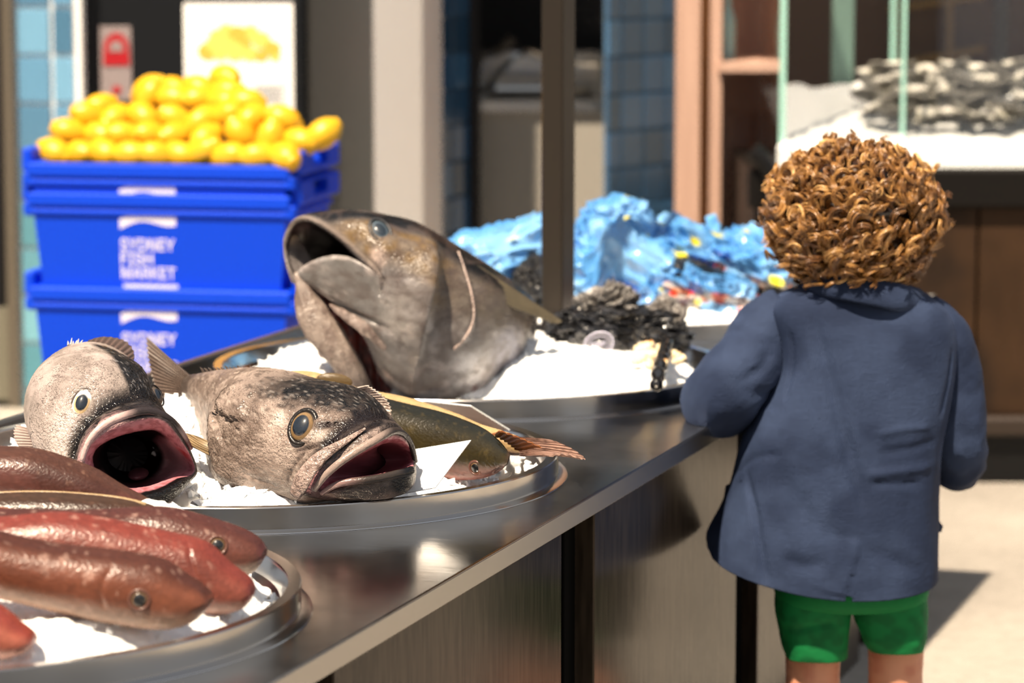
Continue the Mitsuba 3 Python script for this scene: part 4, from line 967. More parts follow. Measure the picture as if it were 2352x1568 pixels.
round_fish('brown_fish', 'thin dark brown fish with a beige ridge wedged under the reddish brown one', 'fish', None,
    [(-300, 1165, -300, 1185), (-200, 1150, -205, 1200), (-80, 1138, -85, 1215), (20, 1132, 15, 1222), (110, 1131, 100, 1225), (210, 1137, 205, 1222), (290, 1147, 288, 1210), (335, 1158, 334, 1185), (352, 1164, 352, 1172)],
    3.335, .028, '#3a2219', '#2a1812', '#3a281c', '#43291e', '#4a3828', None, seed=6, spots='#6d4a3a', ridge=.0015, wfun=[.2, .6, .9, 1, 1, .95, .7, .4, .15])
rp = smooth_path([P(x, y + 1, 3.334) for x, y in ((-205, 1150), (-80, 1138), (20, 1132), (110, 1131), (210, 1137), (290, 1147), (335, 1158))], 60)
tt = tube(rp, .0026, 8)
obj('back_ridge', tt, 'm_fishwet', parent='brown_fish_001', smooth=True, color=np.tile(C('#a08866'), (len(tt.vertices), 1)), label='beige back ridge')
fin('brown_fish_001', [P(-30, 1160, 3.29), P(-20, 1178, 3.285), P(-20, 1196, 3.28)], [P(62, 1172, 3.27), P(70, 1182, 3.265), P(60, 1198, 3.26)], 5, '#b08a78', '#c99a86', 'pectoral_fin', scallop=.04, label='pink translucent fin')

# ---- olive fish, spotted flathead, pale fin, stick and price cards on the middle tray
round_fish('olive_fish', 'glossy olive brown fish beside the white card, eye and snout down at the tray edge', 'fish', None,
    [(640, 880, 640, 945), (740, 890, 735, 985), (850, 908, 838, 1030), (930, 928, 915, 1070), (1010, 947, 985, 1098), (1068, 967, 1045, 1102), (1112, 987, 1090, 1100), (1142, 1010, 1122, 1094), (1160, 1030, 1148, 1082), (1170, 1046, 1166, 1066)],
    (4.10, 3.845), .040, '#332b13', '#221d0d', '#15150c', '#7a4f48', '#33271c', (1092, 1074), .0082, 7, spots='#5a4c28', tail=False, wfun=[.5, .8, 1, 1, 1, .97, .85, .65, .42, .18], ridge=.001, mouth=[(1168, 1062), (1150, 1078), (1132, 1088)])
k = [q for q in scene if q.startswith('olive_fish__')]
g, V, F = round_fish('flathead', 'long tan flathead behind the groupers, its spotted tail hanging over the tray edge', 'fish', None,
    [(590, 875, 590, 920), (640, 856, 640, 950), (689, 851, 686, 960), (740, 859, 735, 968), (812, 888, 800, 985), (880, 902, 868, 998), (950, 917, 938, 1012), (1012, 937, 1000, 1024), (1058, 954, 1046, 1030), (1100, 973, 1090, 1036), (1150, 988, 1140, 1042), (1200, 1006, 1192, 1046), (1232, 1018, 1228, 1044)],
    (4.22, 3.93), .030, '#a58a5e', '#937a55', '#a88f66', '#9a8378', '#8a6f63', None, seed=8, spots='#6d4f44', tail=False, wfun=[.3, .8, 1, 1, 1, 1, .95, .9, .85, .75, .6, .45, .25], m='m_fishwet')
spot = trimesh.creation.icosphere(3, 1.0)
q = onto(V, F, 768, 874); sv = (spot.vertices * [.024, .006, .010]) @ trimesh.transformations.euler_matrix(0, .12, 0)[:3, :3].T + q
obj('dark_spot', trimesh.Trimesh(sv, spot.faces, process=False), 'm_fishwet', parent=g, smooth=True, color=np.tile(C('#5a4a30'), (len(sv), 1)), label='dark oval spot on the tan back')
fin(g, [P(1185, 1003, 3.955), P(1192, 1022, 3.945), P(1198, 1048, 3.935)], [P(1270, 1021, 3.91), P(1310, 1035, 3.885), P(1343, 1061, 3.86), P(1300, 1050, 3.87), P(1262, 1056, 3.88)], 12, '#9a7d70', '#7d6156', 'tail_fin', thick=.002, scallop=.02, spots='#4a3630', curl=(0, 0, .004), label='speckled pink brown tail fin')
fin(g, [P(1130, 995, 3.93), P(1160, 1010, 3.93), P(1185, 1030, 3.92)], [P(1150, 1012, 3.88), P(1200, 1030, 3.87), P(1245, 1050, 3.865)], 6, '#9a5f34', '#6d3d22', 'belly_flap', scallop=.01, curl=(0, 0, .012), label='orange brown inside of the fin')
fin(g, [P(808, 892, 3.93), P(820, 912, 3.92), P(838, 934, 3.91)], [P(842, 884, 3.895), P(872, 903, 3.89), P(897, 935, 3.885), P(898, 965, 3.88)], 12, '#d6c8be', '#a3938a', 'pectoral_fin', thick=.0018, scallop=.03, spots='#5f5048', label='pale speckled fin')
st = thing('tan_stick', 'short tan ribbed stick on the ice between the two groupers', 'stick')
pa_ = smooth_path(Pr((425, 1008, 3.90), (452, 1016, 3.885), (480, 1030, 3.87), (500, 1040, 3.87)), 24)
tt = tube(pa_, [.0078] * 24, 12, flat=((0, -1, .4), .45)); vv = np.array(tt.vertices)
obj('shaft', tt, 'm_fin', parent=st, smooth=20, color=None)
scene['tan_stick__shaft']['bsdf'] = {'type': 'ref', 'id': 'm_stick'}
def f_stick(p, n, uv): return pmix([.10, .065, .03], [.33, .235, .13], pss(.3, .65, pn(p.x * 30 + p.y * 20, p.y * 20, p.z * 900 + p.x * 320)))
scene['m_stick'] = pbsdf(proc(f_stick), .5, .4)

scene['m_card_dim'] = pbsdf('#6f5d55', .5, .4)  # shade on the card's face put into its brown base colour
def card(label, pts, th=.0012, m_='m_card_white'):
    t = thing('price_card', label, 'card')
    q = np.array(pts); n = np.cross(q[1] - q[0], q[-1] - q[0]); n /= np.linalg.norm(n)
    if n[1] > 0: n = -n
    V = np.vstack([q, q - n * th]); k = len(q)
    F = [[0, i, i + 1] for i in range(1, k - 1)] + [[k, k + i + 1, k + i] for i in range(1, k - 1)]
    for i in range(k): j = (i + 1) % k; F += [[i, i + k, j], [j, i + k, j + k]]
    m = trimesh.Trimesh(V, np.array(F), process=False); m.fix_normals()
    obj('sheet', m, m_, parent=t)
    return t
card('blank white card leaning on ice beside the side-lying grouper', [P(935, 1034, 3.828), P(1082, 1010, 3.822), P(1000, 1119, 3.762), P(870, 1143, 3.768)])
card('card leaning behind the olive fish, its shade and lit top edge put into the colour', [P(975, 922, 4.135), P(1081, 933, 4.135), P(1170, 988, 4.195), P(1040, 990, 4.195)], m_='m_card_dim')
obj('top_edge', tube([P(975, 921, 4.134), P(1081, 932, 4.134), P(1170, 987, 4.194)], .0012, 6), 'm_card_white', parent='price_card_001', label='top edge whitened to look lit')  # white strip stands in for light catching the card's top edge
# ---------------------------------------------------------------- blue crates and lemons
scene['m_blue'] = pbsdf('#003fd2', .5, .25)
scene['m_print'] = pbsdf('#d9d6ea', .6, .3)
CY = -math.radians(11.0)
cdir, cback = np.array([math.cos(CY), math.sin(CY)]), np.array([-math.sin(CY), math.cos(CY)])
corner = np.array(P(664, 450, 6.52)[:2])                      # front right corner at the rim, in plan
CW, CD, CH = .565, .38, .262
ccen = corner - cdir * CW / 2 + cback * CD / 2
def frustum(w0, d0, w1, d1, z0, z1):
    v = [(sx * w / 2, sy * d / 2, z) for (w, d, z) in ((w0, d0, z0), (w1, d1, z1)) for sx, sy in ((-1, -1), (1, -1), (1, 1), (-1, 1))]
    f = [[0, 2, 1], [0, 3, 2], [4, 5, 6], [4, 6, 7]]
    for i in range(4): j = (i + 1) % 4; f += [[i, j, j + 4], [i, j + 4, i + 4]]
    return trimesh.Trimesh(np.array(v), np.array(f), process=False)
import manifold3d as m3
def man(m): return m3.Manifold(m3.Mesh(np.asarray(m.vertices, np.float32), np.asarray(m.faces, np.uint32)))
def unman(M):
    q = M.to_mesh(); return trimesh.Trimesh(q.vert_properties[:, :3], q.tri_verts, process=False)
def crate(label, zrim, logo=True, wave=True):
    t = thing('crate', label, 'crate', 'blue plastic crates stacked behind the counter')
    T = lambda m: xf(m, (ccen[0], ccen[1], zrim), CY)
    outer = frustum(CW - .06, CD - .05, CW - .015, CD - .015, -CH, 0)
    inner = frustum(CW - .072, CD - .062, CW - .024, CD - .024, -CH + .006, .01)
    obj('shell', T(unman(man(outer) - man(inner))), 'm_blue', parent=t)
    ring = man(bbox_bevel((CW, CD, .028), .004)) - man(box((-CW / 2 + .024, -CD / 2 + .024, -.1), (CW / 2 - .024, CD / 2 - .024, .1)))
    m = unman(ring); m.apply_translation((0, 0, -.014)); obj('rim', T(m), 'm_blue', parent=t)
    ring2 = man(bbox_bevel((CW - .006, CD - .006, .012), .003)) - man(box((-CW / 2 + .024, -CD / 2 + .024, -.1), (CW / 2 - .024, CD / 2 - .024, .1)))
    m = unman(ring2); m.apply_translation((0, 0, -.040)); obj('lower_rib', T(m), 'm_blue', parent=t)
    for sx in (-1, 1):
        h = man(bbox_bevel((.022, CD - .05, .05), .005)) - man(box((-.1, -.06, -.012), (.1, .06, .018)))
        m = unman(h); m.apply_translation((sx * (CW / 2 + .008), 0, .004)); obj('handle', T(m), 'm_blue', parent=t)
        m = bbox_bevel((.03, .05, .03), .005); m.apply_translation((sx * (CW / 2 - .004), -CD / 2 + .03, -.035)); obj('lug', T(m), 'm_blue', parent=t)
    # printed wave, words and bar on the front face, which leans with the taper
    lean = math.atan2(.0175, CH)
    def put(mesh, name):
        m = mesh.copy(); M = trimesh.transformations.euler_matrix(math.pi / 2 + lean, 0, 0); m.apply_transform(M)
        m.apply_translation((0, -(CD - .015) / 2 - .0005, 0)); obj(name, T(m), 'm_print', parent=t)
    x0 = -.085
    u = np.linspace(0, 1, 24); wv = -.060 + .012 * u + .008 * np.sin((u - .1) * 2 * np.pi * .9)
    poly = Polygon(list(zip(x0 + .122 * u, wv + .011)) + list(zip((x0 + .122 * u)[::-1], wv[::-1] - .010)))
    if wave: put(trimesh.creation.extrude_polygon(poly, .0012, engine='earcut'), 'printed_wave')
    if logo:
        for word, yy, wd in (('SYDNEY', -.118, .118), ('FISH', -.148, .070), ('MARKET', -.178, .118)):
            w = text_mesh(word, .024, .0012, True); w.apply_scale([wd / w.extents[0], 1, 1]); w.apply_translation((x0 - w.bounds[0][0], yy, 0)); put(w, 'printed_word')
        m = box((x0 + .004, -.203, 0), (x0 + .122, -.190, .0012)); put(m, 'printed_bar')
zr = [P(664, 410, 6.52)[2] + .024, P(664, 452, 6.52)[2], P(664, 672, 6.52)[2]]
crate('topmost blue crate, nested deep in the next and heaped with lemons', zr[0], logo=False)
crate('second blue crate from the top, its white lettering in full view', zr[1])
crate('lowest blue crate in view, partly hidden by the counter', zr[2])
dl = thing('crate_dolly', 'low dark dolly carrying the blue crates behind the counter', 'dolly')
obj('deck', xf(bbox_bevel((CW - .05, CD - .05, .04), .006), (ccen[0], ccen[1], zr[2] - CH - .021), CY), 'm_black', parent=dl)
for sx in (-1, 1):
    for sy in (-1, 1):
        q = ccen + cdir * sx * .2 + cback * sy * .12
        m = trimesh.creation.cylinder(.02, zr[2] - CH - .042, sections=20); m.apply_translation((q[0], q[1], (zr[2] - CH - .042) / 2)); obj('leg', m, 'm_black', parent=dl, smooth=30)

def lemon_mesh(seed):
    t = np.linspace(0, np.pi, 30); x = -np.cos(t); r = np.sin(t) ** .85
    L = .040; prof = x * L + np.sign(x) * .004 * sst(.86, 1, np.abs(x)); rad = .0305 * r + .004 * sst(.93, .97, np.abs(x)) * (1 - sst(.97, 1, np.abs(x)))
    m = lathe(np.c_[np.maximum(rad, 1e-5), prof], 32); V = m.vertices + vnorm(m.vertices, m.faces) * (.0012 * (mfbm(m.vertices * 90 + seed * 7, 3, seed) - .5))[:, None]
    return trimesh.Trimesh(V, m.faces, process=False)
def f_lemon(p, n, uv):
    g = pfbm(p.x * 25, p.y * 25, p.z * 25, 2)
    return pmix([.66, .34, .006], [.74, .44, .014], g)
scene['m_lemon'] = pbsdf(proc(f_lemon), .38, .5)
lp = [ply(lemon_mesh(k), 'm_lemon', smooth=True) for k in range(3)]
front = [(125, 350), (183, 354), (240, 352), (300, 356), (360, 358), (412, 357), (470, 350), (527, 360), (594, 360), (655, 361), (160, 305), (230, 312), (287, 313), (345, 312), (403, 312), (474, 318), (552, 310), (622, 318), (688, 326), (742, 308),
    (205, 266), (268, 272), (330, 270), (404, 276), (464, 278), (522, 266), (580, 272), (650, 276), (228, 248), (345, 222), (400, 228), (458, 230), (515, 236), (566, 236), (342, 206), (400, 208), (462, 208), (520, 214), (517, 180)]
rl = np.random.default_rng(3); placed = []
def put_lemon(q, yaw, tilt, k):
    key = num('lemon'); scene[key] = {**lp[k % 3], 'to_world': T4().translate([float(v) for v in q]).rotate([0, 0, 1], float(yaw)).rotate([0, 1, 0], float(90 + tilt))}
    lab(key, 'whole yellow lemon inside the heap on the top crate, away from peak and ends', 'lemon', 'lemons heaped in the top crate'); placed.append(q)
special = {(345, 222): (10, -70), (742, 308): (20, -35), (622, 318): (0, -80), (552, 310): (0, 60), (160, 305): (10, 20)}
for k, (x, y) in enumerate(front):
    row = (362 - y) / 190
    Y = 6.63 + .34 * row + .02 * rl.uniform(-1, 1) - (.10 * (x - 380) / 300) * (1 - .3 * row)
    yaw, tilt = special.get((x, y), (rl.uniform(-60, 60), rl.uniform(-35, 35)))
    put_lemon(P(x, y, Y), yaw, tilt, k)
    own = {(517, 180): 'lemon at the very peak of the heap', (742, 308): 'big lemon at the far right end of the heap', (125, 350): 'lemon at the far left end of the lowest row', (655, 361): 'lemon at the right end of the lowest row, at the crate corner', (345, 222): 'upright lemon at the upper left shoulder of the heap'}
    if (x, y) in own: labels[list(scene)[-1]] = {'label': own[(x, y)], 'category': 'lemon', 'group': 'lemons heaped in the top crate'}
k = 0
for tries in range(4000):                                        # the far side of the heap
    a, b = rl.uniform(-.24, .24), rl.uniform(-.12, .16); h = rl.uniform(0, .15)
    if h > .16 - .16 * max(abs(a) / .26, abs(b - .02) / .2) : continue
    q = np.r_[ccen + cdir * a + cback * b, zr[0] + .0 + h]
    if min(np.linalg.norm(q - p) for p in placed) < .058: continue
    vis = any(abs((q[0] / q[1]) - (p[0] / p[1])) < .004 and q[1] < p[1] + .02 for p in placed[:39])
    if vis: continue
    put_lemon(q, rl.uniform(0, 360), rl.uniform(-40, 40), k); k += 1
    if k >= 34: break
# ---------------------------------------------------------------- plastic bags of seafood
def crumpled(size, seed, sharp=1.0, sub=5):
    m = trimesh.creation.icosphere(sub, 1.0); v = np.array(m.vertices)
    v = np.sign(v) * np.abs(v) ** .62
    v[:, 2] *= 1 - .75 * sst(.55, 1.0, np.abs(v[:, 0])) ; v[:, 1] *= 1 + .12 * sst(.6, 1.0, np.abs(v[:, 0]))
    p = v * [1.0, .9, .8]
    rid = 1 - np.abs(2 * mnoise(p * 2.2 + seed * 5.1, seed) - 1); rid2 = 1 - np.abs(2 * mnoise(p * 5.2 + seed, seed + 3) - 1)
    fold = 1 - np.abs(2 * mnoise(p * [9, 3, 9] + seed, seed + 7) - 1)
    rid2 = rid2 ** 3; d = .30 * (rid - .5) + .17 * sharp * (rid2 - .3) + .06 * sharp * (fold - .5)
    v = v * (1 + d)[:, None] + .16 * (np.stack([mfbm(p * 1.3 + seed, 2, seed + 11), mfbm(p * 1.3 + 7, 2, seed + 12), mfbm(p * 1.3 + 3, 2, seed + 13)], 1) - .5)
    return v * np.array(size) / 2, m.faces, p
scene['m_bag'] = pbsdf(VC, .1, .8, cc=1.0)
BAGL = {'type': 'principled'}
def blue_bag(label, px, py, Y, w, h, d, rot, tilt, seed, dark=.35, pic=.4, words=(0, 0, .4)):
    t = thing('blue_bag', label, 'bag', 'blue seafood bags on the far tray')
    v, f, p = crumpled((w, d, h), seed)
    M = trimesh.transformations.euler_matrix(0, math.radians(tilt), math.radians(rot), 'sxyz')[:3, :3]
    V = v @ M.T + P(px, py, Y)
    n1, n2, n3 = mfbm(p * 1.5 + seed, 2, seed + 20), mfbm(p * 3.5 + seed, 3, seed + 21), mfbm(p * 2.1 + seed, 2, seed + 22)
    tone = [.9, 1.0, .82, .95, 1.05][seed % 5]
    col = lerp(np.tile(C('#4c8cc8') * tone, (len(V), 1)), C('#74aadb'), sst(.45, .65, n1))
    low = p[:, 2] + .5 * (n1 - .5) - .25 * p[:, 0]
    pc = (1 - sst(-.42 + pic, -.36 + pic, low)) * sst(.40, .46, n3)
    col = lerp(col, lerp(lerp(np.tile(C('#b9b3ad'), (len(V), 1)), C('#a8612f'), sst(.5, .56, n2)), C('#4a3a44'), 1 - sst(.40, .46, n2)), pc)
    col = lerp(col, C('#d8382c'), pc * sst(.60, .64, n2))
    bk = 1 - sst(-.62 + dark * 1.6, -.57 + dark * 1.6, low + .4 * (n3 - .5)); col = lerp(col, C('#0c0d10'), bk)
    col = lerp(col, C('#d9cf1e'), sst(.735, .745, mfbm(p * 2.6 + 9 + seed, 2, seed + 30)) * (1 - bk))
    wx, wz, ws = words                                            # dark blue smudge of print
    u, q = (p[:, 0] - wx) / ws, (p[:, 2] - wz) / (ws * .6)
    ink = (1 - sst(.8, 1.0, np.hypot(u, q))) * sst(.37, .45, mfbm(np.stack([p[:, 0] * 18, p[:, 1] * 2, p[:, 2] * 11], 1), 2, seed + 33)) * (p[:, 1] < .3)
    col = lerp(col, C('#0a3f94'), ink)
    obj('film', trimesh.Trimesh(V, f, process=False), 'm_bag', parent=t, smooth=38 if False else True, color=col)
    # crimped sealed edge
    for sx in (-1, 1):
        e = np.stack([np.full(24, sx * w * .5) + .004 * np.sin(np.arange(24) * 1.9), np.linspace(-d * .33, d * .33, 24), .006 * np.sin(np.arange(24) * 1.1 + seed)], 1) @ M.T + P(px, py, Y)
        tt = tube(e, .007, 6, flat=(M[:, 2], .3)); obj('sealed_edge', tt, 'm_bag', parent=t, smooth=True, color=np.tile(C('#6fb4ec'), (len(tt.vertices), 1)))
blue_bag('wide blue bag behind the tuna, left of the steel post', 1180, 622, 5.62, .25, .15, .20, 12, -14, 1, dark=.15, pic=.05, words=(.1, .1, .35))
blue_bag('small blue bag just right of the steel post', 1345, 598, 5.80, .13, .10, .12, -20, 10, 2, dark=.45, pic=.1)
blue_bag('upright blue bag with its corner raised highest in the pile', 1418, 545, 5.72, .13, .13, .10, 20, 50, 3, dark=.1, pic=.0, words=(.1, .1, .35))
blue_bag('big blue bag in front centre of the pile with dark blue print', 1438, 655, 5.58, .21, .18, .16, -10, 35, 4, dark=.22, pic=.15, words=(.15, -.05, .5))
blue_bag('blue bag lying across the middle right with a black lower edge', 1600, 605, 5.72, .22, .12, .17, 15, 22, 5, dark=.50, pic=.1, words=(-.05, .0, .45))
blue_bag('blue bag at the right end of the pile showing orange prawns', 1725, 628, 5.68, .17, .12, .15, -25, 28, 6, dark=.42, pic=.6, words=(-.4, .3, .2))
blue_bag('low blue bag with orange and red print at the front right', 1625, 695, 5.52, .17, .10, .13, 10, 18, 7, dark=.25, pic=.75, words=(-.5, .3, .2))
blue_bag('low blue bag at the front left beside the post', 1345, 690, 5.62, .13, .10, .12, 30, 25, 9, dark=.5, pic=.1)
m = smooth_path(Pr((1612, 560, 5.74), (1620, 530, 5.73), (1634, 505, 5.72), (1640, 494, 5.72)), 16)
tc = thing('blue_bag', 'blue bag tip standing upright behind the others like a fin', 'bag', 'blue seafood bags on the far tray')
tt = tube(smooth_path(Pr((1668, 590, 5.80), (1655, 560, 5.79), (1640, 525, 5.78), (1632, 496, 5.78)), 24), np.linspace(.030, .010, 24), 16, flat=((0.5, -1, 0), .35))
vv = np.array(tt.vertices); vv = vv + vnorm(vv, tt.faces) * (.006 * (mfbm(vv * 60, 2, 3) - .5))[:, None]
obj('film', trimesh.Trimesh(vv, tt.faces, process=False), 'm_bag', parent=tc, smooth=True, color=lerp(np.tile(C('#6fb4ec'), (len(vv), 1)), C('#15161a'), sst(.55, .6, mfbm(vv * 25, 2, 8))))

for lb, px, py, Y, w_, h_, d_, rot, tilt, sd in (('black plastic bag wedged low to the right of the post', 1352, 648, 5.60, .10, .07, .08, 10, 40, 41), ('long black plastic bag below the right hand blue bags', 1625, 652, 5.53, .17, .055, .07, 5, 18, 42),
        ('black plastic bag peeping out left of the post', 1222, 640, 5.50, .06, .07, .06, 0, 30, 43)):
    kb = thing('black_film_bag', lb, 'bag')
    v, f, p = crumpled((w_, d_, h_), sd, 1.3)
    V = v @ trimesh.transformations.euler_matrix(0, math.radians(tilt), math.radians(rot), 'sxyz')[:3, :3].T + P(px, py, Y)
    obj('film', trimesh.Trimesh(V, f, process=False), 'm_bag', parent=kb, smooth=True, color=lerp(np.tile(C('#08080a'), (len(V), 1)), C('#2c2a2a'), sst(.6, .75, mfbm(p * 4, 3, sd))))
# black net bag with an oval badge
bb = thing('black_bag', 'crumpled black plastic bag with an oval white badge on the ice right of the tuna', 'bag')
def lump(px, py, Y, w, h, d, rot, tilt, seed, name, ca, cb, m='m_bag', label=None, sharp=1.6):
    v, f, p = crumpled((w, d, h), seed, sharp)
    M = trimesh.transformations.euler_matrix(0, math.radians(tilt), math.radians(rot), 'sxyz')[:3, :3]
    V = v @ M.T + P(px, py, Y); n1 = mfbm(p * 5, 3, seed + 2)
    obj(name, trimesh.Trimesh(V, f, process=False), m, parent=bb, smooth=True, color=lerp(np.tile(C(ca), (len(V), 1)), C(cb), sst(.55, .72, n1)), label=label)
    return V, f
lump(1415, 762, 5.02, .185, .066, .11, 10, 2, 21, 'film', '#0b0b0d', '#2a2a2c')
Vb, Fb = lump(1370, 785, 4.97, .085, .058, .08, 0, 8, 22, 'film', '#0b0b0d', '#1d1d20', sharp=.7)
lump(1392, 706, 5.06, .085, .055, .07, 10, -20, 23, 'clear_film', '#5a5652', '#c4bfb9', label='clear crinkled film', sharp=2.4)
lump(1522, 735, 5.06, .052, .060, .06, 0, 35, 24, 'clear_film', '#6a6662', '#d0cac4', label='clear crinkled film', sharp=2.4)
lump(1545, 785, 5.02, .040, .055, .05, 0, 10, 25, 'film', '#0c0c0e', '#55524f', sharp=2.2)
lump(1325, 738, 5.03, .06, .032, .05, 0, -8, 26, 'film', '#0d0d10', '#4a4644', sharp=2.0)
tt = tube(smooth_path(np.array([P(1535, 785, 4.98), G(1526, 812, .672), G(1517, 840, .668), G(1511, 864, .662), G(1508, 884, .655)]), 40), .0085 + .0025 * np.sin(np.arange(40) * 1.3), 12)
vv = np.array(tt.vertices); vv = vv + vnorm(vv, tt.faces) * (.005 * (mfbm(vv * 110, 3, 3) - .5))[:, None]
obj('twisted_neck', trimesh.Trimesh(vv, tt.faces, process=False), 'm_bag', parent=bb, smooth=True, color=np.tile(C('#0d0d0f'), (len(vv), 1)), label='twisted black neck of the bag')
cen = P(1375, 790, 4.905); a = np.linspace(0, 2 * np.pi, 48); dirx, dirz = np.array([1, -.08, .12]), np.array([.04, -.25, 1])
for rx, rz, th in ((.0225, .0195, .0012), (.0175, .0125, .0006)):
    tt = tube(np.array([cen + dirx * rx * math.cos(q) + dirz * rz * math.sin(q) for q in a]), th, 6, caps=False)
    obj('badge_ring', tt, 'm_print', parent=bb, smooth=True)
w = text_mesh('SYDNEY', .0075, .0006, True); w.apply_scale([.026 / w.extents[0], 1, 1]); w.apply_translation(-w.bounds.mean(0))
M = np.eye(4); M[:3, 0], M[:3, 1], M[:3, 2] = dirx / np.linalg.norm(dirx), dirz / np.linalg.norm(dirz), np.cross(dirx, dirz) / np.linalg.norm(np.cross(dirx, dirz)); M[:3, 3] = cen
w.apply_transform(M); obj('badge_word', w, 'm_print', parent=bb)
# cream shellfish pieces spilling beside the bag
rs = np.random.default_rng(11)
for k, (x, y, yaw, s_) in enumerate(((1478, 798, 20, 1.1), (1500, 812, -40, 1.0), (1522, 800, 60, 1.0), (1468, 826, 10, .9), (1492, 838, 80, .85), (1546, 812, -10, .9), (1560, 826, 30, .8), (1518, 836, 5, .8))):
    mm = trimesh.creation.icosphere(3, 1.0); v = mm.vertices * np.array([.016, .009, .006]) * s_
    v[:, 2] += 3.0 * v[:, 0] ** 2 * 4; v = v + vnorm(v, mm.faces) * (.0012 * np.sin(v[:, 0] * 900))[:, None]
    R_ = trimesh.transformations.euler_matrix(.5, rs.uniform(-.4, .4), math.radians(yaw))[:3, :3]
    V = v @ R_.T + G(x, y, .655 + .002 * k)
    obj('shellfish_piece', trimesh.Trimesh(V, mm.faces, process=False), 'm_vc_gloss', 'cream shellfish piece on the ice beside the black bag', 'shellfish', 'cream shellfish pieces by the black bag', smooth=True, color=lerp(np.tile(C('#e6d3ac'), (len(V), 1)), C('#c08a52'), sst(.55, .7, mfbm(V * 120, 3, k))))
# ---------------------------------------------------------------- the child at the counter
BY = 4.50
kid = thing('person', 'small curly haired child in blue linen jacket and green shorts leaning on the counter', 'person')
def B(px, py, dY=0.0): return P(px, py, BY + dY)
def sphere_at(c, r, s=18):
    return m3.Manifold.sphere(r, s).translate([float(q) for q in c])
def bone(chain):
    out = None
    for (c0, r0), (c1, r1) in zip(chain[:-1], chain[1:]):
        h = m3.Manifold.batch_hull([sphere_at(c0, r0), sphere_at(c1, r1)]); out = h if out is None else out + h
    return out
def legz(x, z): return np.array([x, BY, z])
xl, xr = B(1869, 1500)[0], B(2056, 1500)[0]
hd = B(1962, 505, .01)
parts = [bone([(hd + [0, .0, .02], .074), (hd + [0, .012, -.03], .064)]), bone([(hd + [0, -.012, .01], .076), (hd + [0, .03, -.012], .058)]), bone([(hd + [0, .0, -.05], .034), (B(1970, 700), .040)]),
    bone([(B(1890, 765), .050), (B(2060, 765), .050)]), bone([(B(1900, 760), .065), (B(1900, 1150), .06)]), bone([(B(2040, 760), .065), (B(2040, 1150), .06)]), bone([(B(1900, 1270), .062), (B(2020, 1270), .062)]), bone([(B(1970, 1000), .08), (B(1970, 1230), .065)]),
    bone([(B(1810, 765), .032), (B(1700, 880, -.02), .024), (B(1700, 905, .14), .022), (B(1716, 912, .22), .019)]),
    bone([(B(2130, 775), .030), (B(2204, 1030), .020), (B(2180, 1062, .14), .018), (B(2150, 1056, .22), .016)])]
for x, dx in ((xl, -.001), (xr, .001)):
    parts += [bone([(legz(x, B(0, 1330)[2]), .044), (legz(x + dx, .275), .0405), (legz(x + dx, .235), .039), (legz(x + dx, .17), .043), (legz(x + dx, .06), .028)]), bone([(legz(x + dx, .035) + [0, -.01, 0], .03), (legz(x + dx * 2, .022) + [0, .09, 0], .02)])]
# hands with five fingers resting on the counter and hanging forward
def hand(w, fdir, up, side):
    fdir, up, side = [np.array(q, float) / np.linalg.norm(q) for q in (fdir, up, side)]
    o = [m3.Manifold.batch_hull([sphere_at(w, .014), sphere_at(w + fdir * .034 + side * .014, .010), sphere_at(w + fdir * .034 - side * .014, .010)])]
    for k, (off, L) in enumerate(((-.016, .026), (-.0055, .031), (.005, .029), (.0155, .022))):
        b = w + fdir * .036 + side * off
        o.append(bone([(b, .0062), (b + fdir * L * .5 + up * .002, .0057), (b + fdir * L - up * .006, .005)]))
    b = w + fdir * .008 - side * .015
    o.append(bone([(b, .0075), (b - side * .012 + fdir * .012, .0065), (b - side * .016 + fdir * .027, .0055)]))
    return o
parts += hand(B(1716, 912, .235), (.25, 1, -.05), (0, 0, 1), (1, -.2, 0)) + hand(B(2150, 1056, .235), (-.2, 1, -.3), (0, 0, 1), (1, .2, 0))
# nose, ears, chin on the far side of the head
parts += [bone([(hd + [0, .085, .0], .007), (hd + [0, .094, -.014], .010)]), sphere_at(hd + np.array([0, .062, -.062]), .022)]
for sx in (-1, 1):
    parts.append(m3.Manifold.sphere(1.0, 20).scale([.010, .016, .024]).translate([float(q) for q in hd + np.array([sx * .080, .006, -.016])]))
M_ = m3.Manifold.batch_boolean(parts, m3.OpType.Add).refine_to_length(.007)
bm = unman(M_); bm = trimesh.Trimesh(bm.vertices, bm.faces, process=True)
trimesh.smoothing.filter_taubin(bm, lamb=.5, nu=.52, iterations=14)
V = np.array(bm.vertices)
col = lerp(np.tile(C('#c98f74'), (len(V), 1)), C('#b87660'), sst(.45, .7, mfbm(V * 40, 3, 4)))
for sx in (-1, 1): col = lerp(col, C('#b3574d'), blob(V, hd + np.array([0, .085, -.045]), (.02, .02, .006), .6) * .8)
scene['m_skin'] = pbsdf(VC, .5, .4)
obj('body', trimesh.Trimesh(V, bm.faces, process=False), 'm_skin', parent=kid, smooth=True, color=col)
for sx in (-1, 1):
    m = trimesh.creation.icosphere(2, .0085); m.apply_translation(hd + np.array([sx * .027, .078, .004])); obj('eye', m, 'm_eye', parent=kid, smooth=True, color=lerp(np.tile(C('#f0ece6'), (len(m.vertices), 1)), C('#3a5a78'), sst(.083, .085, m.vertices[:, 1] - hd[1])))

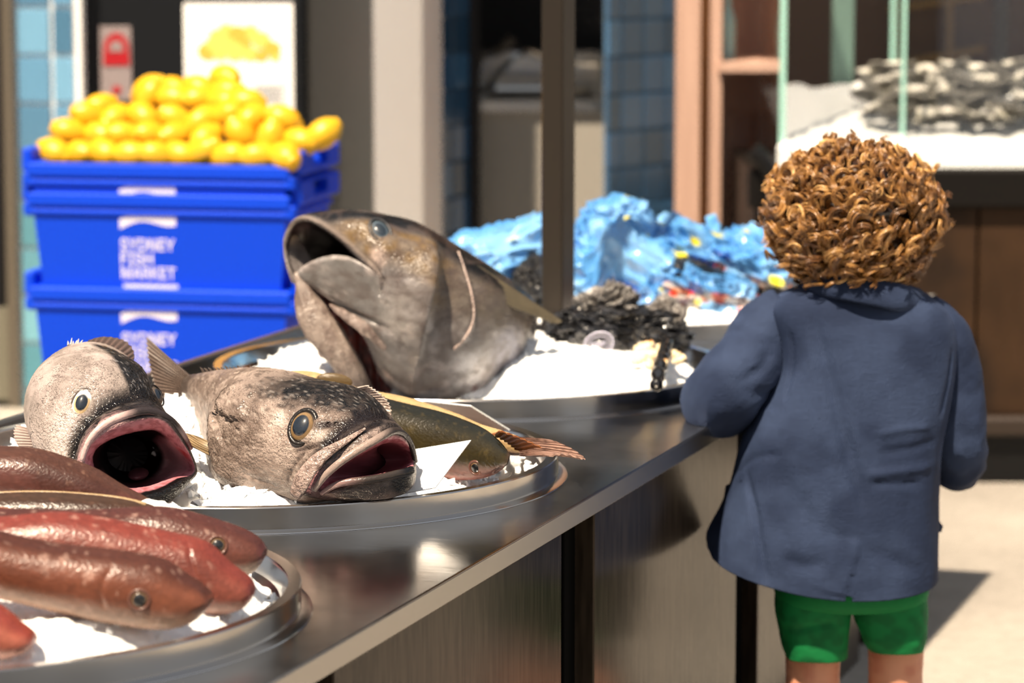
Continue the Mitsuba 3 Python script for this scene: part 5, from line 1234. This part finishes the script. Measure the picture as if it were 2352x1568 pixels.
# --- jacket
def hring(y, x0, x1, dY, d, dz=(0, 0), q=.80):
    """level oval ring: left and right edge in the photograph at height y, half depth d; dz raises its left and far side"""
    a, b = B(x0, y, dY), B(x1, y, dY); c = (a + b) / 2; w = (b[0] - a[0]) / 2; o = []
    c[2] = B((x0 + x1) / 2, y, dY - d)[2]
    for k in range(8):
        t = -math.pi / 2 + k * math.pi / 4; x, yy = math.cos(t), math.sin(t)
        if k % 2: x, yy = x / abs(x) * q, yy / abs(yy) * q
        o.append(c + np.array([w * x, d * yy, -dz[0] * x * (x < 0) + dz[1] * (yy + 1) / 2]))
    return np.array(o)
def f_linen(p, n, uv):
    return pn(p.x * 900, p.y * 300, p.z * 200) + pn(p.x * 200, p.y * 300, p.z * 900)
scene['m_linen'] = bump({'type': 'principled', 'base_color': VC, 'roughness': .85, 'specular': .2, 'sheen': .6}, f_linen, .0005, 4e-4)
def linen(V, seed=0):
    g, t1, t2 = mfbm(V * 14, 3, 3 + seed), mfbm(V * [500, 500, 60], 2, 5), mfbm(V * [60, 60, 500], 2, 6)
    c = lerp(np.tile(C('#202b43'), (len(V), 1)), C('#303d58'), sst(.35, .7, g))
    return c * (.8 + .2 * t1 + .2 * t2)[:, None]
def cloth(V, F, s, amp, seed, k=1.0):
    q = mfbm(V * [16, 16, 7] * np.array(k), 3, seed); r = 1 - np.abs(2 * mnoise(V * [26, 26, 12] + 3, seed + 4) - 1)
    return V + vnorm(V, F) * (amp * (q - .5) * 2 + amp * .35 * (r - .5))[:, None]
def shellify(V, F, th):
    """gives the cloth its thickness and closes its open rims"""
    n = vnorm(V, F); k = len(V)
    e = np.sort(np.vstack([F[:, [0, 1]], F[:, [1, 2]], F[:, [2, 0]]]), axis=1)
    d = np.vstack([F[:, [0, 1]], F[:, [1, 2]], F[:, [2, 0]]])
    uq, idx, cnt = np.unique(e, axis=0, return_index=True, return_counts=True)
    bd = d[idx[cnt == 1]]
    side = np.vstack([np.c_[bd[:, 1], bd[:, 0], bd[:, 0] + k], np.c_[bd[:, 1], bd[:, 0] + k, bd[:, 1] + k]])
    return np.vstack([V, V - n * th]), np.vstack([F, F[:, ::-1] + k, side])
rings = [hring(648, 1895, 2050, .0, .048), hring(664, 1855, 2082, .0, .060), hring(690, 1795, 2130, .0, .075), hring(722, 1765, 2168, .0, .083), hring(775, 1775, 2192, .0, .090), hring(860, 1778, 2192, .0, .095), hring(960, 1735, 2178, .0, .098), hring(1050, 1702, 2160, .0, .100),
    hring(1150, 1676, 2152, .0, .105), hring(1250, 1650, 2150, .0, .110, (.010, .02)), hring(1330, 1630, 2150, .0, .112, (.026, .035)), hring(1378, 1620, 2149, .0, .113, (.036, .045))]
V, F, s, a = loft(rings, 260, 16, cap=(False, False))
if True:
    n_ = vnorm(V, F); c_ = V.mean(0)
    if ((V - c_) * n_).sum() < 0: F = F[:, ::-1]
amp = .0010 + .0030 * sst(4, 9, s)
q = mfbm(V * [18, 18, 5], 3, 3); r = 1 - np.abs(2 * mnoise(V * [30, 30, 14] + 3, 8) - 1)
V = V + vnorm(V, F) * (amp * (q - .5) * 2 + .0016 * (r - .5))[:, None]
ap = blob(V, B(1972, 700, -.08), .004)
def bk(*pts): return ontos(V, F, pts)
for pts, w, d in ([[(1980, 690), (1985, 900), (1978, 1100), (1974, 1240)], .0022, .0012], [[(1862, 690), (1885, 790), (1930, 950), (1975, 1120)], .010, .0055], [[(1915, 950), (1955, 1070), (1990, 1180)], .012, .004], [[(1816, 760), (1818, 840), (1802, 915)], .004, .004],
    [[(2188, 800), (2178, 880), (2160, 960)], .004, .004], [[(2010, 1000), (2080, 985), (2140, 980)], .006, -.003], [[(1990, 1092), (2050, 1085), (2140, 1070)], .007, -.005], [[(1992, 1112), (2060, 1112), (2120, 1108)], .005, .003], [[(2020, 1040), (2090, 1030), (2150, 1010)], .006, .003],
    [[(1715, 1080), (1735, 1180), (1760, 1350)], .006, .006], [[(1780, 1060), (1850, 1180), (1960, 1260)], .016, .004], [[(2000, 1260), (2060, 1290), (2120, 1310)], .012, .003], [[(1690, 1090), (1740, 1050), (1800, 1045)], .006, .003], [[(1800, 1280), (1850, 1300), (1900, 1290)], .01, .003]):
    V = groove(V, F, bk(*pts), w, d)
V = step_edge(V, F, bk((1974, 1236), (1966, 1290), (1948, 1340), (1938, 1375)), (-1, 0, 0), .0035, .0012, .03)
# the notch where the vent falls open at the hem
n_ = vnorm(V, F); x, z = V[:, 0], V[:, 2]
za, zh = B(0, 1318, -.11)[2], B(0, 1392, -.11)[2]; t = np.clip((za - z) / (za - zh), 0, 1.3)
x0 = np.interp(t, [0, 1.3], [B(1952, 1318, -.11)[0], B(1934, 1392, -.11)[0]]); x1 = np.interp(t, [0, 1.3], [B(1954, 1318, -.11)[0], B(1962, 1392, -.11)[0]])
cut = (z < za) & (x > x0) & (x < x1) & (V[:, 1] < BY)
F = F[~cut[F].all(1)]
V2, F2 = shellify(V, F, .0022)
jk = obj('jacket', trimesh.Trimesh(V2, F2, process=False), 'm_linen', parent=kid, smooth=True, color=linen(V2), label='blue linen jacket')
def sleeve(path, rad, cuff, seed):
    c = smooth_path([B(*p) for p in path], 90); r = np.interp(np.linspace(0, 1, 90), np.linspace(0, 1, len(rad)), rad)
    t = tube(c, r, 72); V = np.array(t.vertices); F = t.faces; u = np.r_[np.repeat(np.linspace(0, 1, 90), 72), 0, 1]
    q = mfbm(V * 22, 3, seed); rd = 1 - np.abs(2 * mnoise(V * [40, 40, 40], seed + 2) - 1)
    V = V + vnorm(V, F) * (.0055 * (q - .5) * 2 + .004 * (rd - .5) * sst(.3, .6, u))[:, None]
    if seed == 41:
        for pts, w, d in ([[(1770, 800), (1745, 850), (1690, 880)], .008, .005], [[(1800, 900), (1750, 905), (1700, 890)], .008, .006], [[(1680, 800), (1700, 840), (1740, 860)], .006, .003]):
            V = groove(V, F, ontos(V, F, pts), w, d)
    obj('sleeve', trimesh.Trimesh(V, F, process=False), 'm_linen', parent=jk, smooth=True, color=linen(V, 2))
    e = c[-1]; d = c[-1] - c[-4]; d /= np.linalg.norm(d)
    obj('cuff', (lambda m: m)(tube([e - d * .012, e - d * .002, e + d * .003], [r[-1] * 1.06, r[-1] * 1.07, r[-1] * .9], 40)), 'm_linen', parent=jk, smooth=25, color=None) if False else None
sleeve([(1806, 708, .005), (1766, 745, .0), (1738, 800, -.01), (1700, 862, -.03), (1660, 908, -.02), (1672, 915, .06), (1700, 914, .15), (1712, 912, .21)], [.034, .050, .054, .056, .050, .046, .038, .032], None, 41)
sleeve([(2120, 716, .0), (2158, 752, .0), (2180, 820, .0), (2196, 910, .0), (2207, 1000, .0), (2208, 1052, .02), (2188, 1064, .11), (2160, 1058, .20)], [.030, .040, .040, .038, .035, .035, .032, .028], None, 42)
# collar, pocket flaps, lining edge
rings = []
for k, (x, y, dY) in enumerate(((1868, 640, .05), (1876, 652, -.03), (1925, 658, -.074), (1990, 668, -.088), (2050, 680, -.082), (2090, 690, -.04), (2094, 686, .03))):
    rings.append((x, y, dY))
c = smooth_path([B(*p) for p in rings], 60)
tt = tube(c, np.interp(np.linspace(0, 1, 60), [0, .2, .7, .9, 1], [.012, .018, .021, .022, .014]), 18, flat=((0.05, -1, .45), .35))
V = np.array(tt.vertices); V = V + vnorm(V, tt.faces) * (.002 * (mfbm(V * 40, 2, 9) - .5))[:, None]
obj('collar', trimesh.Trimesh(V, tt.faces, process=False), 'm_linen', parent=jk, smooth=True, color=linen(V) * .93)
def flap(pts, th=.004):
    q = np.array(pts); n = np.cross(q[1] - q[0], q[-1] - q[0]); n /= np.linalg.norm(n); n = -n if n[1] > 0 else n
    m = trimesh.convex.convex_hull(np.vstack([q + n * th, q - n * th * .5])); m = m.subdivide().subdivide(); return m
m = flap([B(1708, 1098, -.055), B(1712, 1108, -.055), B(1684, 1152, -.02), B(1666, 1150, .02), B(1672, 1112, .02)]); obj('pocket_flap', m, 'm_linen', parent=jk, smooth=20, color=None); labels[f'{jk}__pocket_flap'] = {'label': 'pocket flap'}
scene[f'{jk}__pocket_flap']['bsdf'] = {'type': 'ref', 'id': 'm_flap'}
scene['m_flap'] = pbsdf('#202b43', .85, .2)
m = flap([B(2138, 1185, -.01), B(2140, 1218, -.01), B(2156, 1222, .01), B(2160, 1208, .03), B(2140, 1182, .03)]); obj('pocket_flap', m, 'm_flap', parent=jk)
# --- shorts
def f_jersey(p, n, uv): return pn(p.x * 1400, p.y * 1400, p.z * 300)
scene['m_shorts'] = bump({'type': 'principled', 'base_color': VC, 'roughness': .75, 'specular': .25, 'sheen': .5}, f_jersey, .0002, 4e-4)
sh_ = obj('shorts', *(lambda V, F: (trimesh.Trimesh(V, F, process=False), 'm_shorts'))(*(loft([hring(1255, 1800, 2118, .0, .082), hring(1320, 1786, 2124, .0, .088), hring(1395, 1780, 2126, .0, .088), hring(1412, 1800, 2100, 0, .07)], 120, 10)[:2])), parent=kid, smooth=True, color=np.tile(C('#0a6f3a'), (120 * 31 + 2, 1)), label='green shorts')
for (rows, nm) in ((((1340, 1782, 1955), (1400, 1781, 1953), (1450, 1785, 1950), (1500, 1794, 1946), (1522, 1799, 1943)), 0), (((1340, 1945, 2126), (1395, 1950, 2126), (1440, 1960, 2127), (1480, 1975, 2126), (1504, 1988, 2120)), 1)):
    V, F, s, a = loft([hring(y, x0, x1, .0, .078 - .004 * k) for k, (y, x0, x1) in enumerate(rows)], 110, 10, cap=(False, False))
    n_ = vnorm(V, F)
    if ((V - V.mean(0)) * n_).sum() < 0: F = F[:, ::-1]
    V = V + vnorm(V, F) * (.003 * (mfbm(V * [20, 20, 30], 3, 5 + nm) - .5) * 2)[:, None]
    if nm == 0:
        V = groove(V, F, ontos(V, F, [(1800, 1446), (1860, 1440), (1925, 1430)]), .005, .004)
    V2, F2 = shellify(V, F, .002)
    obj('leg', trimesh.Trimesh(V2, F2, process=False), 'm_shorts', parent=sh_, smooth=True, color=lerp(np.tile(C('#0a6f3a'), (len(V2), 1)), C('#085e31'), sst(.4, .7, mfbm(V2 * 60, 2, 3))))
# --- hair: a cap of coiled locks
rh = np.random.default_rng(12)
hc = B(1960, 482, .0)
def coils(n_lock, strands, rad, seg=26, sides=4):
    r = rh
    # roots over the scalp, leaving the face (the far side) free
    z = r.uniform(-.92, 1, n_lock * 2); ph = r.uniform(0, 2 * np.pi, n_lock * 2)
    d = np.stack([np.sqrt(1 - z * z) * np.cos(ph), np.sqrt(1 - z * z) * np.sin(ph), z], 1)
    d = d[~((d[:, 1] > .35) & (d[:, 2] < .35))][:n_lock]
    n = len(d)
    root = hc + d * np.array([.086, .088, .086]) + [0, 0, -.004]
    crown = sst(.45, .95, d[:, 2])[:, None]
    tang = np.cross(d, r.normal(size=(n, 3))); tang /= np.linalg.norm(tang, axis=1, keepdims=True)
    down = np.tile([0, 0, -1.0], (n, 1)); down -= d * (down * d).sum(1, keepdims=True); down /= np.linalg.norm(down, axis=1, keepdims=True) + 1e-6
    axis = d * r.uniform(.3, 1.0, (n, 1)) * (1 - .45 * crown) + down * r.uniform(.2, 1.1, (n, 1)) + tang * r.uniform(-.6, .6, (n, 1)) * (1 - .5 * crown)
    axis /= np.linalg.norm(axis, axis=1, keepdims=True)
    L = r.uniform(.034, .060, (n, 1)) * (1 - .35 * crown)
    R_ = r.uniform(.0065, .0130, (n, 1)) * (1 - .55 * crown); turns = r.uniform(1.1, 2.2, (n, 1)) * (1 - .3 * crown)
    e1 = np.cross(axis, r.normal(size=(n, 3))); e1 /= np.linalg.norm(e1, axis=1, keepdims=True); e2 = np.cross(axis, e1)
    u = np.linspace(0, 1, seg); out = []; cols = []
    base = r.uniform(0, 1, n)
    for k in range(strands):
        p0 = r.uniform(0, 6.28, (n, 1)) * 0 + r.uniform(-.35, .35, (n, 1)); off = r.normal(0, .0013, (n, 3)); rr = R_ * r.uniform(.8, 1.25, (n, 1))
        ang = 2 * np.pi * turns * u[None] + p0; grow = sst(.0, .35, u)[None]
        pth = root[:, None] + off[:, None] * (.3 + u)[None, :, None] + axis[:, None] * (L * u[None])[..., None] + d[:, None] * (.012 * np.sin(np.pi * np.minimum(1, u * 1.2)))[None, :, None] * 1.0 \
            + ((rr * grow * np.cos(ang))[..., None] * e1[:, None] + (rr * grow * np.sin(ang))[..., None] * e2[:, None])
        t = np.gradient(pth, axis=1); t /= np.linalg.norm(t, axis=2, keepdims=True) + 1e-9
        ref = axis[:, None] + 0 * t; A = np.cross(t, ref); A /= np.linalg.norm(A, axis=2, keepdims=True) + 1e-9; Bv = np.cross(t, A)
        w = rad * (1 - .75 * u ** 3)[None, :, None] * r.uniform(.7, 1.3, (n, 1, 1))
        ring = np.stack([pth + w * (math.cos(q) * A + 1.9 * math.sin(q) * Bv) for q in np.arange(sides) * 2 * np.pi / sides], 2)
        out.append(ring.reshape(-1, 3))
        b = np.clip(base[:, None] + r.uniform(-.25, .25, (n, 1)) + 0 * u[None], 0, 1)
        cols.append(np.repeat(b.reshape(-1), sides))
    V = np.vstack(out); nn = n * strands
    i, j, k = np.meshgrid(np.arange(nn), np.arange(seg - 1), np.arange(sides), indexing='ij')
    b0 = i * seg * sides + j * sides; q = np.stack([b0 + k, b0 + (k + 1) % sides, b0 + sides + (k + 1) % sides, b0 + sides + k], -1).reshape(-1, 4)
    b = np.concatenate(cols)
    col = lerp(np.tile(C('#5f3c1e'), (len(V), 1)), C('#b58446'), b); col = lerp(col, C('#e6bd7c'), sst(.88, 1, b) * .7)
    return trimesh.Trimesh(V, np.vstack([q[:, :3], q[:, [0, 2, 3]]]), process=False), col
scene['m_hair'] = pbsdf(VC, .26, 1.0)
m = trimesh.creation.icosphere(5, 1.0); v = np.array(m.vertices); keep = 1 - sst(.25, .55, v[:, 1]) * (1 - sst(.15, .45, v[:, 2]))
v = v * (np.array([.088, .090, .088]) * (.72 + .28 * keep)[:, None]) * (1 + .10 * (mfbm(v * 6, 3, 4) - .5))[:, None] + hc + [0, -.004, .002]
hr = obj('hair', trimesh.Trimesh(v, m.faces, process=False), 'm_hair', parent=kid, smooth=True, color=np.tile(C('#2e1a0b'), (len(v), 1)), label='curly golden brown hair')
mesh, col = coils(780, 8, .0008)
obj('curls', mesh, 'm_hair', parent=hr, smooth=True, color=col, kind='stuff')
